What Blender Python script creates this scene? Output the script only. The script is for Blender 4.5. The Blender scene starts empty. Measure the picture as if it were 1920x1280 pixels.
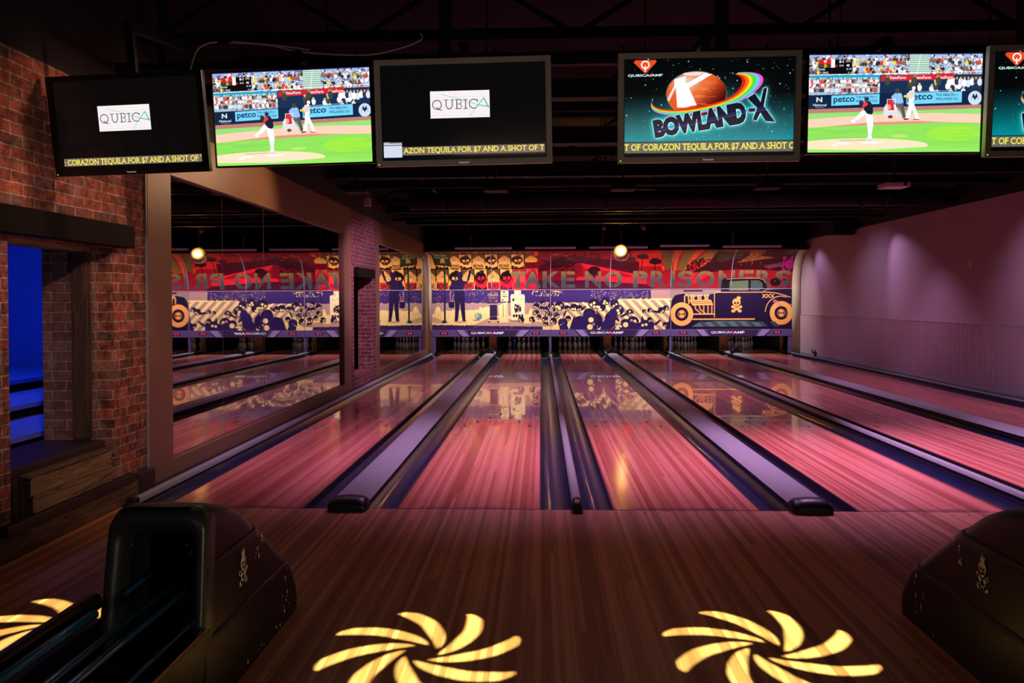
import bpy, math, random
import numpy as np
from mathutils import Vector, Matrix

PI = math.pi
rng = random.Random(7)
SC = bpy.context.scene
COL = SC.collection

# ------------------------------------------------------------------ camera
CAM = Vector((-0.2581, -5.6668, 1.5442))
def make_camera():
    yaw, pitch, roll = 0.0377, 0.0143, 0.0044
    F = Vector((-math.sin(yaw), math.cos(yaw), 0))
    R = Vector((math.cos(yaw), math.sin(yaw), 0))
    U = Vector((0, 0, 1))
    F2 = F * math.cos(pitch) - U * math.sin(pitch)
    U2 = U * math.cos(pitch) + F * math.sin(pitch)
    R3 = R * math.cos(roll) - U2 * math.sin(roll)
    U3 = U2 * math.cos(roll) + R * math.sin(roll)
    m = Matrix(((R3.x, U3.x, -F2.x, CAM.x), (R3.y, U3.y, -F2.y, CAM.y),
                (R3.z, U3.z, -F2.z, CAM.z), (0, 0, 0, 1)))
    cd = bpy.data.cameras.new('camera')
    cd.sensor_width = 36.0
    cd.lens = 1446.92 / 1920 * 36
    cd.shift_y = -56.75 / 1920
    cd.clip_end = 200
    cam = bpy.data.objects.new('camera', cd)
    cam.matrix_world = m
    COL.objects.link(cam)
    SC.camera = cam
make_camera()

# ------------------------------------------------------------------ world, exposure
SC.view_settings.view_transform = 'Standard'
SC.view_settings.look = 'None'
SC.view_settings.exposure = 0.0
SC.view_settings.gamma = 1.0
SC.view_settings.use_curve_mapping = False
SC.cycles.use_denoising = True
SC.cycles.sample_clamp_indirect = 40.0
SC.cycles.max_bounces = 8
SC.cycles.caustics_reflective = False
SC.cycles.caustics_refractive = False
wd = bpy.data.worlds.new('world'); SC.world = wd
wd.use_nodes = True
wd.node_tree.nodes['Background'].inputs[0].default_value = (0.5, 0.22, 0.35, 1)
wd.node_tree.nodes['Background'].inputs[1].default_value = 0.0

# ------------------------------------------------------------------ lights
def aim(o, target):
    d = Vector(target) - o.location
    o.rotation_euler = d.to_track_quat('-Z', 'Y').to_euler()
def spot(loc, target, power, col, angle, blend=0.6, radius=0.05):
    l = bpy.data.lights.new('spot_light', 'SPOT')
    l.energy = power; l.color = col; l.spot_size = math.radians(angle)
    l.spot_blend = blend; l.shadow_soft_size = radius
    o = bpy.data.objects.new('spot_light', l); o.location = loc; aim(o, target)
    COL.objects.link(o); return o
def area(loc, target, power, col, sx, sy, spread=180):
    l = bpy.data.lights.new('area_light', 'AREA')
    l.shape = 'RECTANGLE'; l.size = sx; l.size_y = sy
    l.energy = power; l.color = col; l.spread = math.radians(spread)
    o = bpy.data.objects.new('area_light', l); o.location = loc; aim(o, target)
    COL.objects.link(o); return o

MAG = (0.95, 0.46, 1.0)
PUR = (0.62, 0.34, 1.0)
RED = (1.0, 0.22, 0.30)
WARM = (1.0, 0.55, 0.25)
# house spots above the lanes (x, y, target x, target y, power, colour, cone)
LANE_SPOTS = [
    (-2.55, 2.6, -2.5, 2.6, 190, MAG, 88), (-0.80, 2.2, -0.80, 2.1, 350, MAG, 84),
    (0.80, 2.2, 0.9, 2.1, 330, MAG, 84),   (2.60, 2.1, 2.9, 1.7, 600, MAG, 80),
    (4.20, 2.2, 4.4, 1.9, 450, MAG, 82),
    (-2.55, 7.9, -2.4, 7.6, 90, MAG, 84), (-0.80, 7.9, -0.80, 7.6, 120, MAG, 84),
    (0.80, 7.9, 0.8, 7.6, 100, MAG, 84),   (2.60, 7.9, 2.6, 7.6, 110, MAG, 84),
    (4.20, 7.6, 4.2, 7.4, 160, MAG, 84),   (5.9, 8.9, 5.9, 8.6, 120, MAG, 84),
    (5.9, 4.8, 5.9, 4.6, 130, MAG, 84),
    (-2.55, 13.2, -2.5, 13.6, 70, MAG, 84), (0.0, 13.2, 0.0, 13.6, 90, MAG, 84),
    (2.6, 13.2, 2.6, 13.6, 80, MAG, 84), (5.4, 13.2, 5.4, 13.6, 90, MAG, 84),
]
for x, y, tx, ty, p, c, a in LANE_SPOTS:
    spot((x, y, 3.38), (tx, ty, 0), p, c, a, 0.9, 0.04)
spot((0.4, 0.5, 3.3), (0.4, 0.0, 0), 30, (1.0, 0.38, 0.30), 110, 1.0, 0.2)
spot((5.2, 5.5, 3.2), (7.0, 5.2, 0.9), 90, (0.86, 0.52, 1.0), 100, 1.0, 0.1)
spot((5.2, 11.0, 3.2), (7.0, 11.2, 0.9), 60, (0.86, 0.52, 1.0), 100, 1.0, 0.1)
# washers raking the right-hand wall
WALL_SPOTS = [(6.42, 15.2, 6.92, 14.2, 52), (6.42, 10.9, 6.92, 9.6, 50), (6.42, 5.9, 6.92, 4.9, 50)]
for x, y, tx, ty, p in WALL_SPOTS:
    spot((x, y, 3.3), (tx, ty, 1.2), p, (0.86, 0.5, 1.0), 70, 0.8, 0.03)
# dim room fill added behind the camera, sources unseen
area((1.0, -7.5, 3.0), (1.0, -2.0, 2.8), 2.8, (1.0, 0.74, 0.58), 5.0, 0.5, 100)
area((4.2, -7.2, 1.5), (-1.6, -2.8, 0.6), 7.0, (1.0, 0.92, 0.72), 0.35, 1.6, 70)
area((-2.6, -8.6, 2.5), (-1.6, -3.5, 0.5), 0.8, (0.05, 0.40, 1.0), 0.8, 0.8, 70)
for x, y in ((-1.0, 6.0), (3.0, 5.6), (5.4, 10.0), (-1.0, 11.6), (2.6, 12.0)):  # wide red spots added as fill over the lanes, no fixtures for them
    spot((x, y, 3.3), (x, y, 0), 38, (1.0, 0.26, 0.42), 124, 0.9, 0.2)
# warm spots on the brick wall
spot((-1.2, -0.8, 3.3), (-3.5, -0.4, 2.15), 130, (1.0, 0.50, 0.34), 58, 0.9, 0.06)
spot((-1.0, -4.4, 3.2), (-3.6, -0.1, 1.1), 240, (1.0, 0.62, 0.52), 32, 0.8, 0.06)
spot((-2.0, 3.6, 3.2), (-3.5, 2.4, 2.3), 110, (1.0, 0.52, 0.26), 90, 0.9, 0.06)
spot((-1.7, 5.4, 3.2), (-3.6, 8.7, 1.3), 520, (1.0, 0.5, 0.85), 50, 0.9, 0.06)
spot((-1.7, 9.0, 3.2), (-3.5, 9.0, 1.6), 60, (0.95, 0.55, 0.9), 90, 0.9, 0.06)
# black-light troughs in front of the mural
for cx_, w_ in ((-1.7, 3.0), (1.7, 3.0), (5.0, 3.0)):
    area((cx_, 15.05, 2.90), (cx_, 16.25, 0.95), 60, (1.0, 0.80, 0.92), w_, 0.06, 114)
# lamps inside the pin machines
for cx_ in (-1.69, 1.69, 5.06):
    area((cx_, 16.9, 1.15), (cx_, 18.5, 0.1), 4.5, (1.0, 0.86, 0.84), 3.0, 0.1, 160)
# the blue room behind the opening
area((-6.0, 2.2, 3.0), (-7.2, 2.4, 1.3), 24, (0.02, 0.09, 1.0), 1.2, 1.2, 160)
area((-5.4, 0.6, 3.3), (-5.6, 1.6, 0.4), 16, (0.02, 0.09, 1.0), 1.0, 1.0, 160)
# pin spot for the mirror ball
spot((1.25, 10.2, 3.75), (1.67, 13.1, 2.68), 150000, (1.0, 0.50, 0.13), 6.0, 0.25, 0.03)

# ------------------------------------------------------------------ helpers
def srgb(r, g, b):
    f = lambda v: (v / 255 / 12.92) if v / 255 <= 0.04045 else ((v / 255 + 0.055) / 1.055) ** 2.4
    return (f(r), f(g), f(b), 1.0)

MATS = {}
def mat(name, col=(0.5, 0.5, 0.5), rough=0.5, metal=0.0, emit=None, estr=1.0, coat=0.0, coatr=0.05,
        noise=None, bump=None, spec=0.5):
    """plain principled, optional procedural mottling (scale, amount) and bump (scale, strength)"""
    m = bpy.data.materials.new(name); m.use_nodes = True
    nt = m.node_tree; b = nt.nodes['Principled BSDF']
    c = tuple(col[:3]) + (1,)
    b.inputs['Base Color'].default_value = c
    b.inputs['Roughness'].default_value = rough
    b.inputs['Metallic'].default_value = metal
    b.inputs['Coat Weight'].default_value = coat
    b.inputs['Coat Roughness'].default_value = coatr
    b.inputs['Specular IOR Level'].default_value = spec
    if emit:
        b.inputs['Emission Color'].default_value = tuple(emit[:3]) + (1,)
        b.inputs['Emission Strength'].default_value = estr
    tc = nt.nodes.new('ShaderNodeTexCoord')
    if noise:
        n = nt.nodes.new('ShaderNodeTexNoise'); n.inputs['Scale'].default_value = noise[0]
        n.inputs['Detail'].default_value = 5
        nt.links.new(tc.outputs['Object'], n.inputs['Vector'])
        mx = nt.nodes.new('ShaderNodeMix'); mx.data_type = 'RGBA'
        k = 1 - noise[1]
        mx.inputs[6].default_value = (c[0] * k, c[1] * k, c[2] * k, 1)
        k = 1 + noise[1]
        mx.inputs[7].default_value = (min(1, c[0] * k), min(1, c[1] * k), min(1, c[2] * k), 1)
        nt.links.new(n.outputs['Fac'], mx.inputs[0])
        nt.links.new(mx.outputs[2], b.inputs['Base Color'])
    if bump:
        n = nt.nodes.new('ShaderNodeTexNoise'); n.inputs['Scale'].default_value = bump[0]
        n.inputs['Detail'].default_value = 4
        nt.links.new(tc.outputs['Object'], n.inputs['Vector'])
        bp = nt.nodes.new('ShaderNodeBump'); bp.inputs['Strength'].default_value = bump[1]
        bp.inputs['Distance'].default_value = 0.01
        nt.links.new(n.outputs['Fac'], bp.inputs['Height'])
        nt.links.new(bp.outputs['Normal'], b.inputs['Normal'])
    MATS[name] = m
    return m

def math_node(nt, op, a, b=None, c=None):
    n = nt.nodes.new('ShaderNodeMath'); n.operation = op
    for i, v in enumerate((a, b, c)):
        if v is None: continue
        if isinstance(v, (int, float)): n.inputs[i].default_value = v
        else: nt.links.new(v, n.inputs[i])
    return n.outputs[0]

def board_mat(name, c_dark, c_mid, c_light, width, rough, coat, coatr, axis='X', length=2.6, grain=1.0, spec=0.5, worn=0):
    """long boards of random tone running along one axis, world sized"""
    m = bpy.data.materials.new(name); m.use_nodes = True
    nt = m.node_tree; b = nt.nodes['Principled BSDF']; L = nt.links
    geo = nt.nodes.new('ShaderNodeNewGeometry')
    sep = nt.nodes.new('ShaderNodeSeparateXYZ'); L.new(geo.outputs['Position'], sep.inputs[0])
    a = sep.outputs['X' if axis == 'X' else ('Z' if axis == 'Z' else 'Y')]
    l = sep.outputs['Y' if axis in 'XZ' else 'X']
    def cell(w, ln):
        i = math_node(nt, 'FLOOR', math_node(nt, 'DIVIDE', a, w))
        wn = nt.nodes.new('ShaderNodeTexWhiteNoise'); wn.noise_dimensions = '1D'; L.new(i, wn.inputs['W'])
        j = math_node(nt, 'FLOOR', math_node(nt, 'ADD', math_node(nt, 'DIVIDE', l, ln), math_node(nt, 'MULTIPLY', wn.outputs['Value'], 9.0)))
        w2 = nt.nodes.new('ShaderNodeTexWhiteNoise'); w2.noise_dimensions = '2D'
        cb = nt.nodes.new('ShaderNodeCombineXYZ'); L.new(i, cb.inputs[0]); L.new(j, cb.inputs[1])
        L.new(cb.outputs[0], w2.inputs['Vector'])
        return w2.outputs['Value']
    v1 = cell(width, length); v2 = cell(width * 2, length * 5)
    mp = nt.nodes.new('ShaderNodeMapping')
    mp.inputs['Scale'].default_value = (90, 2.2, 90) if axis in 'XZ' else (2.2, 90, 90)
    L.new(geo.outputs['Position'], mp.inputs[0])
    no = nt.nodes.new('ShaderNodeTexNoise'); no.inputs['Scale'].default_value = 1.0; no.inputs['Detail'].default_value = 4
    L.new(mp.outputs[0], no.inputs['Vector'])
    t = math_node(nt, 'ADD', math_node(nt, 'MULTIPLY', v1, 0.45), math_node(nt, 'MULTIPLY', v2, 0.55))
    t = math_node(nt, 'ADD', t, math_node(nt, 'MULTIPLY', math_node(nt, 'SUBTRACT', no.outputs['Fac'], 0.5), 0.5 * grain))
    cr = nt.nodes.new('ShaderNodeValToRGB')
    cr.color_ramp.elements[0].position = 0.26; cr.color_ramp.elements[0].color = tuple(c_dark) + (1,)
    cr.color_ramp.elements[1].position = 0.74; cr.color_ramp.elements[1].color = tuple(c_light) + (1,)
    e = cr.color_ramp.elements.new(0.5); e.color = tuple(c_mid) + (1,)
    L.new(t, cr.inputs[0]); L.new(cr.outputs[0], b.inputs['Base Color'])
    b.inputs['Roughness'].default_value = rough
    b.inputs['Coat Weight'].default_value = coat
    b.inputs['Coat Roughness'].default_value = coatr
    if worn:      # finish worn dull where the balls land, near the foul line
        mr = nt.nodes.new('ShaderNodeMapRange')
        mr.inputs['From Min'].default_value = 1.6; mr.inputs['From Max'].default_value = 4.6
        mr.inputs['To Min'].default_value = worn; mr.inputs['To Max'].default_value = coatr
        L.new(sep.outputs['Y'], mr.inputs['Value']); L.new(mr.outputs[0], b.inputs['Coat Roughness'])
    b.inputs['Specular IOR Level'].default_value = spec
    MATS[name] = m
    return m

def brick_mat(name, c1, c2, mortar, scale=1.0, dirt=0.35):
    m = bpy.data.materials.new(name); m.use_nodes = True
    nt = m.node_tree; b = nt.nodes['Principled BSDF']; L = nt.links
    geo = nt.nodes.new('ShaderNodeNewGeometry')
    sep = nt.nodes.new('ShaderNodeSeparateXYZ'); L.new(geo.outputs['Position'], sep.inputs[0])
    sn = nt.nodes.new('ShaderNodeSeparateXYZ'); L.new(geo.outputs['True Normal'], sn.inputs[0])
    ny = math_node(nt, 'GREATER_THAN', math_node(nt, 'ABSOLUTE', sn.outputs[1]), 0.5)
    u = math_node(nt, 'ADD', math_node(nt, 'MULTIPLY', sep.outputs[1], math_node(nt, 'SUBTRACT', 1.0, ny)),
                  math_node(nt, 'MULTIPLY', math_node(nt, 'ADD', sep.outputs[0], 0.05), ny))
    wob = nt.nodes.new('ShaderNodeTexNoise'); wob.inputs['Scale'].default_value = 9.0
    L.new(geo.outputs['Position'], wob.inputs['Vector'])
    w = math_node(nt, 'MULTIPLY', math_node(nt, 'SUBTRACT', wob.outputs['Fac'], 0.5), 0.012)
    cb = nt.nodes.new('ShaderNodeCombineXYZ'); L.new(math_node(nt, 'ADD', u, w), cb.inputs[0])
    L.new(math_node(nt, 'ADD', sep.outputs[2], w), cb.inputs[1])
    br = nt.nodes.new('ShaderNodeTexBrick')
    br.offset = 0.5
    br.inputs['Scale'].default_value = scale
    br.inputs['Brick Width'].default_value = 0.215; br.inputs['Row Height'].default_value = 0.0735
    br.inputs['Mortar Size'].default_value = 0.0055; br.inputs['Mortar Smooth'].default_value = 0.4
    br.inputs['Bias'].default_value = -0.1
    br.inputs['Color1'].default_value = tuple(c1) + (1,); br.inputs['Color2'].default_value = tuple(c2) + (1,)
    br.inputs['Mortar'].default_value = tuple(mortar) + (1,)
    L.new(cb.outputs[0], br.inputs['Vector'])
    n2 = nt.nodes.new('ShaderNodeTexNoise'); n2.inputs['Scale'].default_value = 16.0; n2.inputs['Detail'].default_value = 8
    n2.inputs['Roughness'].default_value = 0.7
    L.new(geo.outputs['Position'], n2.inputs['Vector'])
    mx = nt.nodes.new('ShaderNodeMix'); mx.data_type = 'RGBA'; mx.blend_type = 'MULTIPLY'
    mx.inputs[0].default_value = 1.0
    r1 = nt.nodes.new('ShaderNodeValToRGB')
    r1.color_ramp.elements[0].position = 0.36; r1.color_ramp.elements[0].color = (dirt, dirt * 0.9, dirt * 0.85, 1)
    r1.color_ramp.elements[1].position = 0.62; r1.color_ramp.elements[1].color = (1.25, 1.2, 1.15, 1)
    L.new(n2.outputs['Fac'], r1.inputs[0])
    L.new(br.outputs['Color'], mx.inputs[6]); L.new(r1.outputs[0], mx.inputs[7])
    # pale lime bloom here and there
    n3 = nt.nodes.new('ShaderNodeTexNoise'); n3.inputs['Scale'].default_value = 7.0; n3.inputs['Detail'].default_value = 9
    n3.inputs['Roughness'].default_value = 0.8
    L.new(geo.outputs['Position'], n3.inputs['Vector'])
    r3 = nt.nodes.new('ShaderNodeValToRGB')
    r3.color_ramp.elements[0].position = 0.49; r3.color_ramp.elements[0].color = (0, 0, 0, 1)
    r3.color_ramp.elements[1].position = 0.75; r3.color_ramp.elements[1].color = (0.8, 0.8, 0.8, 1)
    L.new(n3.outputs['Fac'], r3.inputs[0])
    m2 = nt.nodes.new('ShaderNodeMix'); m2.data_type = 'RGBA'
    L.new(r3.outputs[0], m2.inputs[0]); L.new(mx.outputs[2], m2.inputs[6])
    m2.inputs[7].default_value = (0.34, 0.27, 0.24, 1)
    L.new(m2.outputs[2], b.inputs['Base Color'])
    b.inputs['Roughness'].default_value = 0.85
    bp = nt.nodes.new('ShaderNodeBump'); bp.inputs['Strength'].default_value = 0.9; bp.inputs['Distance'].default_value = 0.012
    h = math_node(nt, 'ADD', math_node(nt, 'MULTIPLY', math_node(nt, 'SUBTRACT', 1.0, br.outputs['Fac']), 1.0),
                  math_node(nt, 'MULTIPLY', n2.outputs['Fac'], 0.6))
    L.new(h, bp.inputs['Height']); L.new(bp.outputs['Normal'], b.inputs['Normal'])
    MATS[name] = m
    return m

def old_wood(name, c1, c2, along='Y', rough=0.7):
    m = bpy.data.materials.new(name); m.use_nodes = True
    nt = m.node_tree; b = nt.nodes['Principled BSDF']; L = nt.links
    geo = nt.nodes.new('ShaderNodeNewGeometry')
    mp = nt.nodes.new('ShaderNodeMapping')
    mp.inputs['Scale'].default_value = {'Y': (30, 2.5, 30), 'Z': (30, 30, 2.5), 'X': (2.5, 30, 30)}[along]
    L.new(geo.outputs['Position'], mp.inputs[0])
    n = nt.nodes.new('ShaderNodeTexNoise'); n.inputs['Scale'].default_value = 1.0; n.inputs['Detail'].default_value = 8
    n.inputs['Roughness'].default_value = 0.7; n.inputs['Distortion'].default_value = 1.2
    L.new(mp.outputs[0], n.inputs['Vector'])
    r = nt.nodes.new('ShaderNodeValToRGB')
    r.color_ramp.elements[0].position = 0.35; r.color_ramp.elements[0].color = tuple(c1) + (1,)
    r.color_ramp.elements[1].position = 0.68; r.color_ramp.elements[1].color = tuple(c2) + (1,)
    L.new(n.outputs['Fac'], r.inputs[0]); L.new(r.outputs[0], b.inputs['Base Color'])
    b.inputs['Roughness'].default_value = rough
    bp = nt.nodes.new('ShaderNodeBump'); bp.inputs['Strength'].default_value = 0.5; bp.inputs['Distance'].default_value = 0.006
    L.new(n.outputs['Fac'], bp.inputs['Height']); L.new(bp.outputs['Normal'], b.inputs['Normal'])
    MATS[name] = m
    return m

def attr_mat(name, rough=0.4, emit=0.0, spec=0.5, coat=0.0):
    m = bpy.data.materials.new(name); m.use_nodes = True
    nt = m.node_tree; b = nt.nodes['Principled BSDF']
    a = nt.nodes.new('ShaderNodeAttribute'); a.attribute_name = 'Col'
    if emit:
        b.inputs['Base Color'].default_value = (0.005, 0.005, 0.006, 1)
        nt.links.new(a.outputs['Color'], b.inputs['Emission Color'])
        b.inputs['Emission Strength'].default_value = emit
    else:
        nt.links.new(a.outputs['Color'], b.inputs['Base Color'])
    b.inputs['Roughness'].default_value = rough
    b.inputs['Specular IOR Level'].default_value = spec
    b.inputs['Coat Weight'].default_value = coat
    MATS[name] = m
    return m

class MB:
    """collects shapes in world coordinates and links them as ONE mesh object"""
    def __init__(s): s.v = []; s.f = []; s.mi = []; s.sm = []
    def add(s, vs, fs, mi=0, smooth=False):
        o = len(s.v); s.v += [tuple(v) for v in vs]
        for f in fs: s.f.append(tuple(i + o for i in f)); s.mi.append(mi); s.sm.append(smooth)
        return s
    def box(s, x0, y0, z0, x1, y1, z1, mi=0, M=None):
        vs = [(x, y, z) for x in (x0, x1) for y in (y0, y1) for z in (z0, z1)]
        if M is not None: vs = [M @ Vector(v) for v in vs]
        return s.add(vs, [(0, 1, 3, 2), (4, 6, 7, 5), (0, 4, 5, 1), (2, 3, 7, 6), (0, 2, 6, 4), (1, 5, 7, 3)], mi)
    def tube(s, pts, r, n=10, mi=0, caps=True):
        pts = [Vector(p) for p in pts]; rs = r if isinstance(r, (list, tuple)) else [r] * len(pts)
        vs = []; fs = []; prev = None
        for i, p in enumerate(pts):
            t = (pts[min(i + 1, len(pts) - 1)] - pts[max(i - 1, 0)]).normalized()
            if prev is None:
                a = Vector((0, 0, 1)) if abs(t.z) < 0.9 else Vector((1, 0, 0))
                u = t.cross(a).normalized()
            else: u = (prev - t * prev.dot(t)).normalized()
            prev = u; w = t.cross(u)
            for k in range(n):
                an = 2 * PI * k / n
                vs.append(p + (u * math.cos(an) + w * math.sin(an)) * rs[i])
        for i in range(len(pts) - 1):
            for k in range(n):
                fs.append((i * n + k, i * n + (k + 1) % n, (i + 1) * n + (k + 1) % n, (i + 1) * n + k))
        s.add(vs, fs, mi, True)
        if caps:
            o = len(s.v) - len(vs)
            s.f.append(tuple(o + k for k in range(n))[::-1]); s.mi.append(mi); s.sm.append(False)
            s.f.append(tuple(o + (len(pts) - 1) * n + k for k in range(n))); s.mi.append(mi); s.sm.append(False)
        return s
    def lathe(s, prof, c=(0, 0, 0), n=20, mis=None):
        vs = []; 
        for r, z in prof:
            for k in range(n):
                a = 2 * PI * k / n
                vs.append((c[0] + r * math.cos(a), c[1] + r * math.sin(a), c[2] + z))
        for i in range(len(prof) - 1):
            fs = []
            for k in range(n):
                fs.append((i * n + k, i * n + (k + 1) % n, (i + 1) * n + (k + 1) % n, (i + 1) * n + k))
            if i == 0: o = len(s.v); s.v += vs
            for f in fs: s.f.append(tuple(q + o for q in f)); s.mi.append(mis[i] if mis else 0); s.sm.append(True)
        return s
    def prism(s, poly, a, b, axis='Y', mi=0, smooth=False):
        """2D polygon extruded from a to b along an axis. poly coords are the other two axes in order"""
        def P(u, v, w):
            return {'X': (w, u, v), 'Y': (u, w, v), 'Z': (u, v, w)}[axis]
        n = len(poly)
        vs = [P(u, v, a) for u, v in poly] + [P(u, v, b) for u, v in poly]
        fs = [tuple(range(n))[::-1], tuple(range(n, 2 * n))]
        s.add(vs, fs, mi)
        o = len(s.v) - 2 * n
        for i in range(n):
            j = (i + 1) % n
            s.f.append((o + i, o + j, o + n + j, o + n + i)); s.mi.append(mi); s.sm.append(smooth)
        return s
    def strip(s, prof, a, b, axis='Y', mi=0, smooth=True, seg=1):
        """open 2D profile swept from a to b"""
        def P(u, v, w):
            return {'X': (w, u, v), 'Y': (u, w, v), 'Z': (u, v, w)}[axis]
        n = len(prof); vs = []
        for k in range(seg + 1):
            w = a + (b - a) * k / seg
            vs += [P(u, v, w) for u, v in prof]
        fs = [(k * n + i, k * n + i + 1, (k + 1) * n + i + 1, (k + 1) * n + i) for k in range(seg) for i in range(n - 1)]
        return s.add(vs, fs, mi, smooth)
    def build(s, name, mats, parent=None, bevel=0.0, local=False, flip=False):
        me = bpy.data.meshes.new(name)
        vs = [Vector(v) for v in s.v]
        if local or not vs: c = Vector((0, 0, 0))
        else:
            lo = Vector([min(v[i] for v in vs) for i in range(3)]); hi = Vector([max(v[i] for v in vs) for i in range(3)])
            c = (lo + hi) / 2; c.z = lo.z
        me.from_pydata([v - c for v in vs], [], s.f)
        if not isinstance(mats, (list, tuple)): mats = [mats]
        for m in mats: me.materials.append(MATS[m] if isinstance(m, str) else m)
        me.polygons.foreach_set('material_index', s.mi)
        me.polygons.foreach_set('use_smooth', s.sm)
        import bmesh
        bm = bmesh.new(); bm.from_mesh(me)
        if not flip: bmesh.ops.recalc_face_normals(bm, faces=bm.faces)
        bm.to_mesh(me); bm.free()
        me.update()
        o = bpy.data.objects.new(name, me); COL.objects.link(o)
        o.location = c
        if parent is not None:
            o.parent = parent
            if not local: o.location = c - parent.location
        if bevel:
            md = o.modifiers.new('bevel', 'BEVEL'); md.width = bevel; md.segments = 2; md.limit_method = 'ANGLE'
        return o

def tag(o, label=None, cat=None, group=None, kind=None):
    if label: o['label'] = label
    if cat: o['category'] = cat
    if group: o['group'] = group
    if kind: o['kind'] = kind
    return o
def thing(name, label, cat, loc=(0, 0, 0), rz=0, group=None):
    o = bpy.data.objects.new(name, None); COL.objects.link(o)
    o.empty_display_size = 0.1
    o.location = loc; o.rotation_euler = (0, 0, rz)
    return tag(o, label, cat, group)
def struct(o): o['kind'] = 'structure'; return o
def dup(root, loc, rz=None, label=None):
    r = root.copy(); COL.objects.link(r); r.location = loc
    if rz is not None: r.rotation_euler = (0, 0, rz)
    if label: r['label'] = label
    for ch in list(root.children):
        c = ch.copy(); COL.objects.link(c); c.parent = r
        for g in ch.children:
            d = g.copy(); COL.objects.link(d); d.parent = c
    return r

# text outlines of the built-in font as flat triangles, normalised to unit cap height
_TXT = {}
def glyphs(body, offset=0.0, spacing=1.0):
    key = (body, offset, spacing)
    if key in _TXT: return _TXT[key]
    cu = bpy.data.curves.new('txt', 'FONT'); cu.body = body; cu.offset = offset; cu.resolution_u = 3
    cu.space_character = spacing
    ob = bpy.data.objects.new('txt', cu)
    me = bpy.data.meshes.new_from_object(ob)
    me.calc_loop_triangles()
    V = np.array([v.co[:2] for v in me.vertices]) if len(me.vertices) else np.zeros((0, 2))
    T = np.array([t.vertices[:] for t in me.loop_triangles], dtype=int)
    bpy.data.objects.remove(ob); bpy.data.curves.remove(cu); bpy.data.meshes.remove(me)
    _TXT[key] = (V, T)
    return V, T
def text_mesh(mb, body, x0, z0, x1, z1, fn, offset=0.0, mi=0):
    """letters stretched into a box; fn maps (u, v) to a world point"""
    V, T = glyphs(body, offset)
    lo = V.min(0); hi = V.max(0)
    P = (V - lo) / (hi - lo)
    vs = [fn(x0 + p[0] * (x1 - x0), z0 + p[1] * (z1 - z0)) for p in P]
    mb.add(vs, [tuple(t) for t in T.tolist()], mi)
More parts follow.
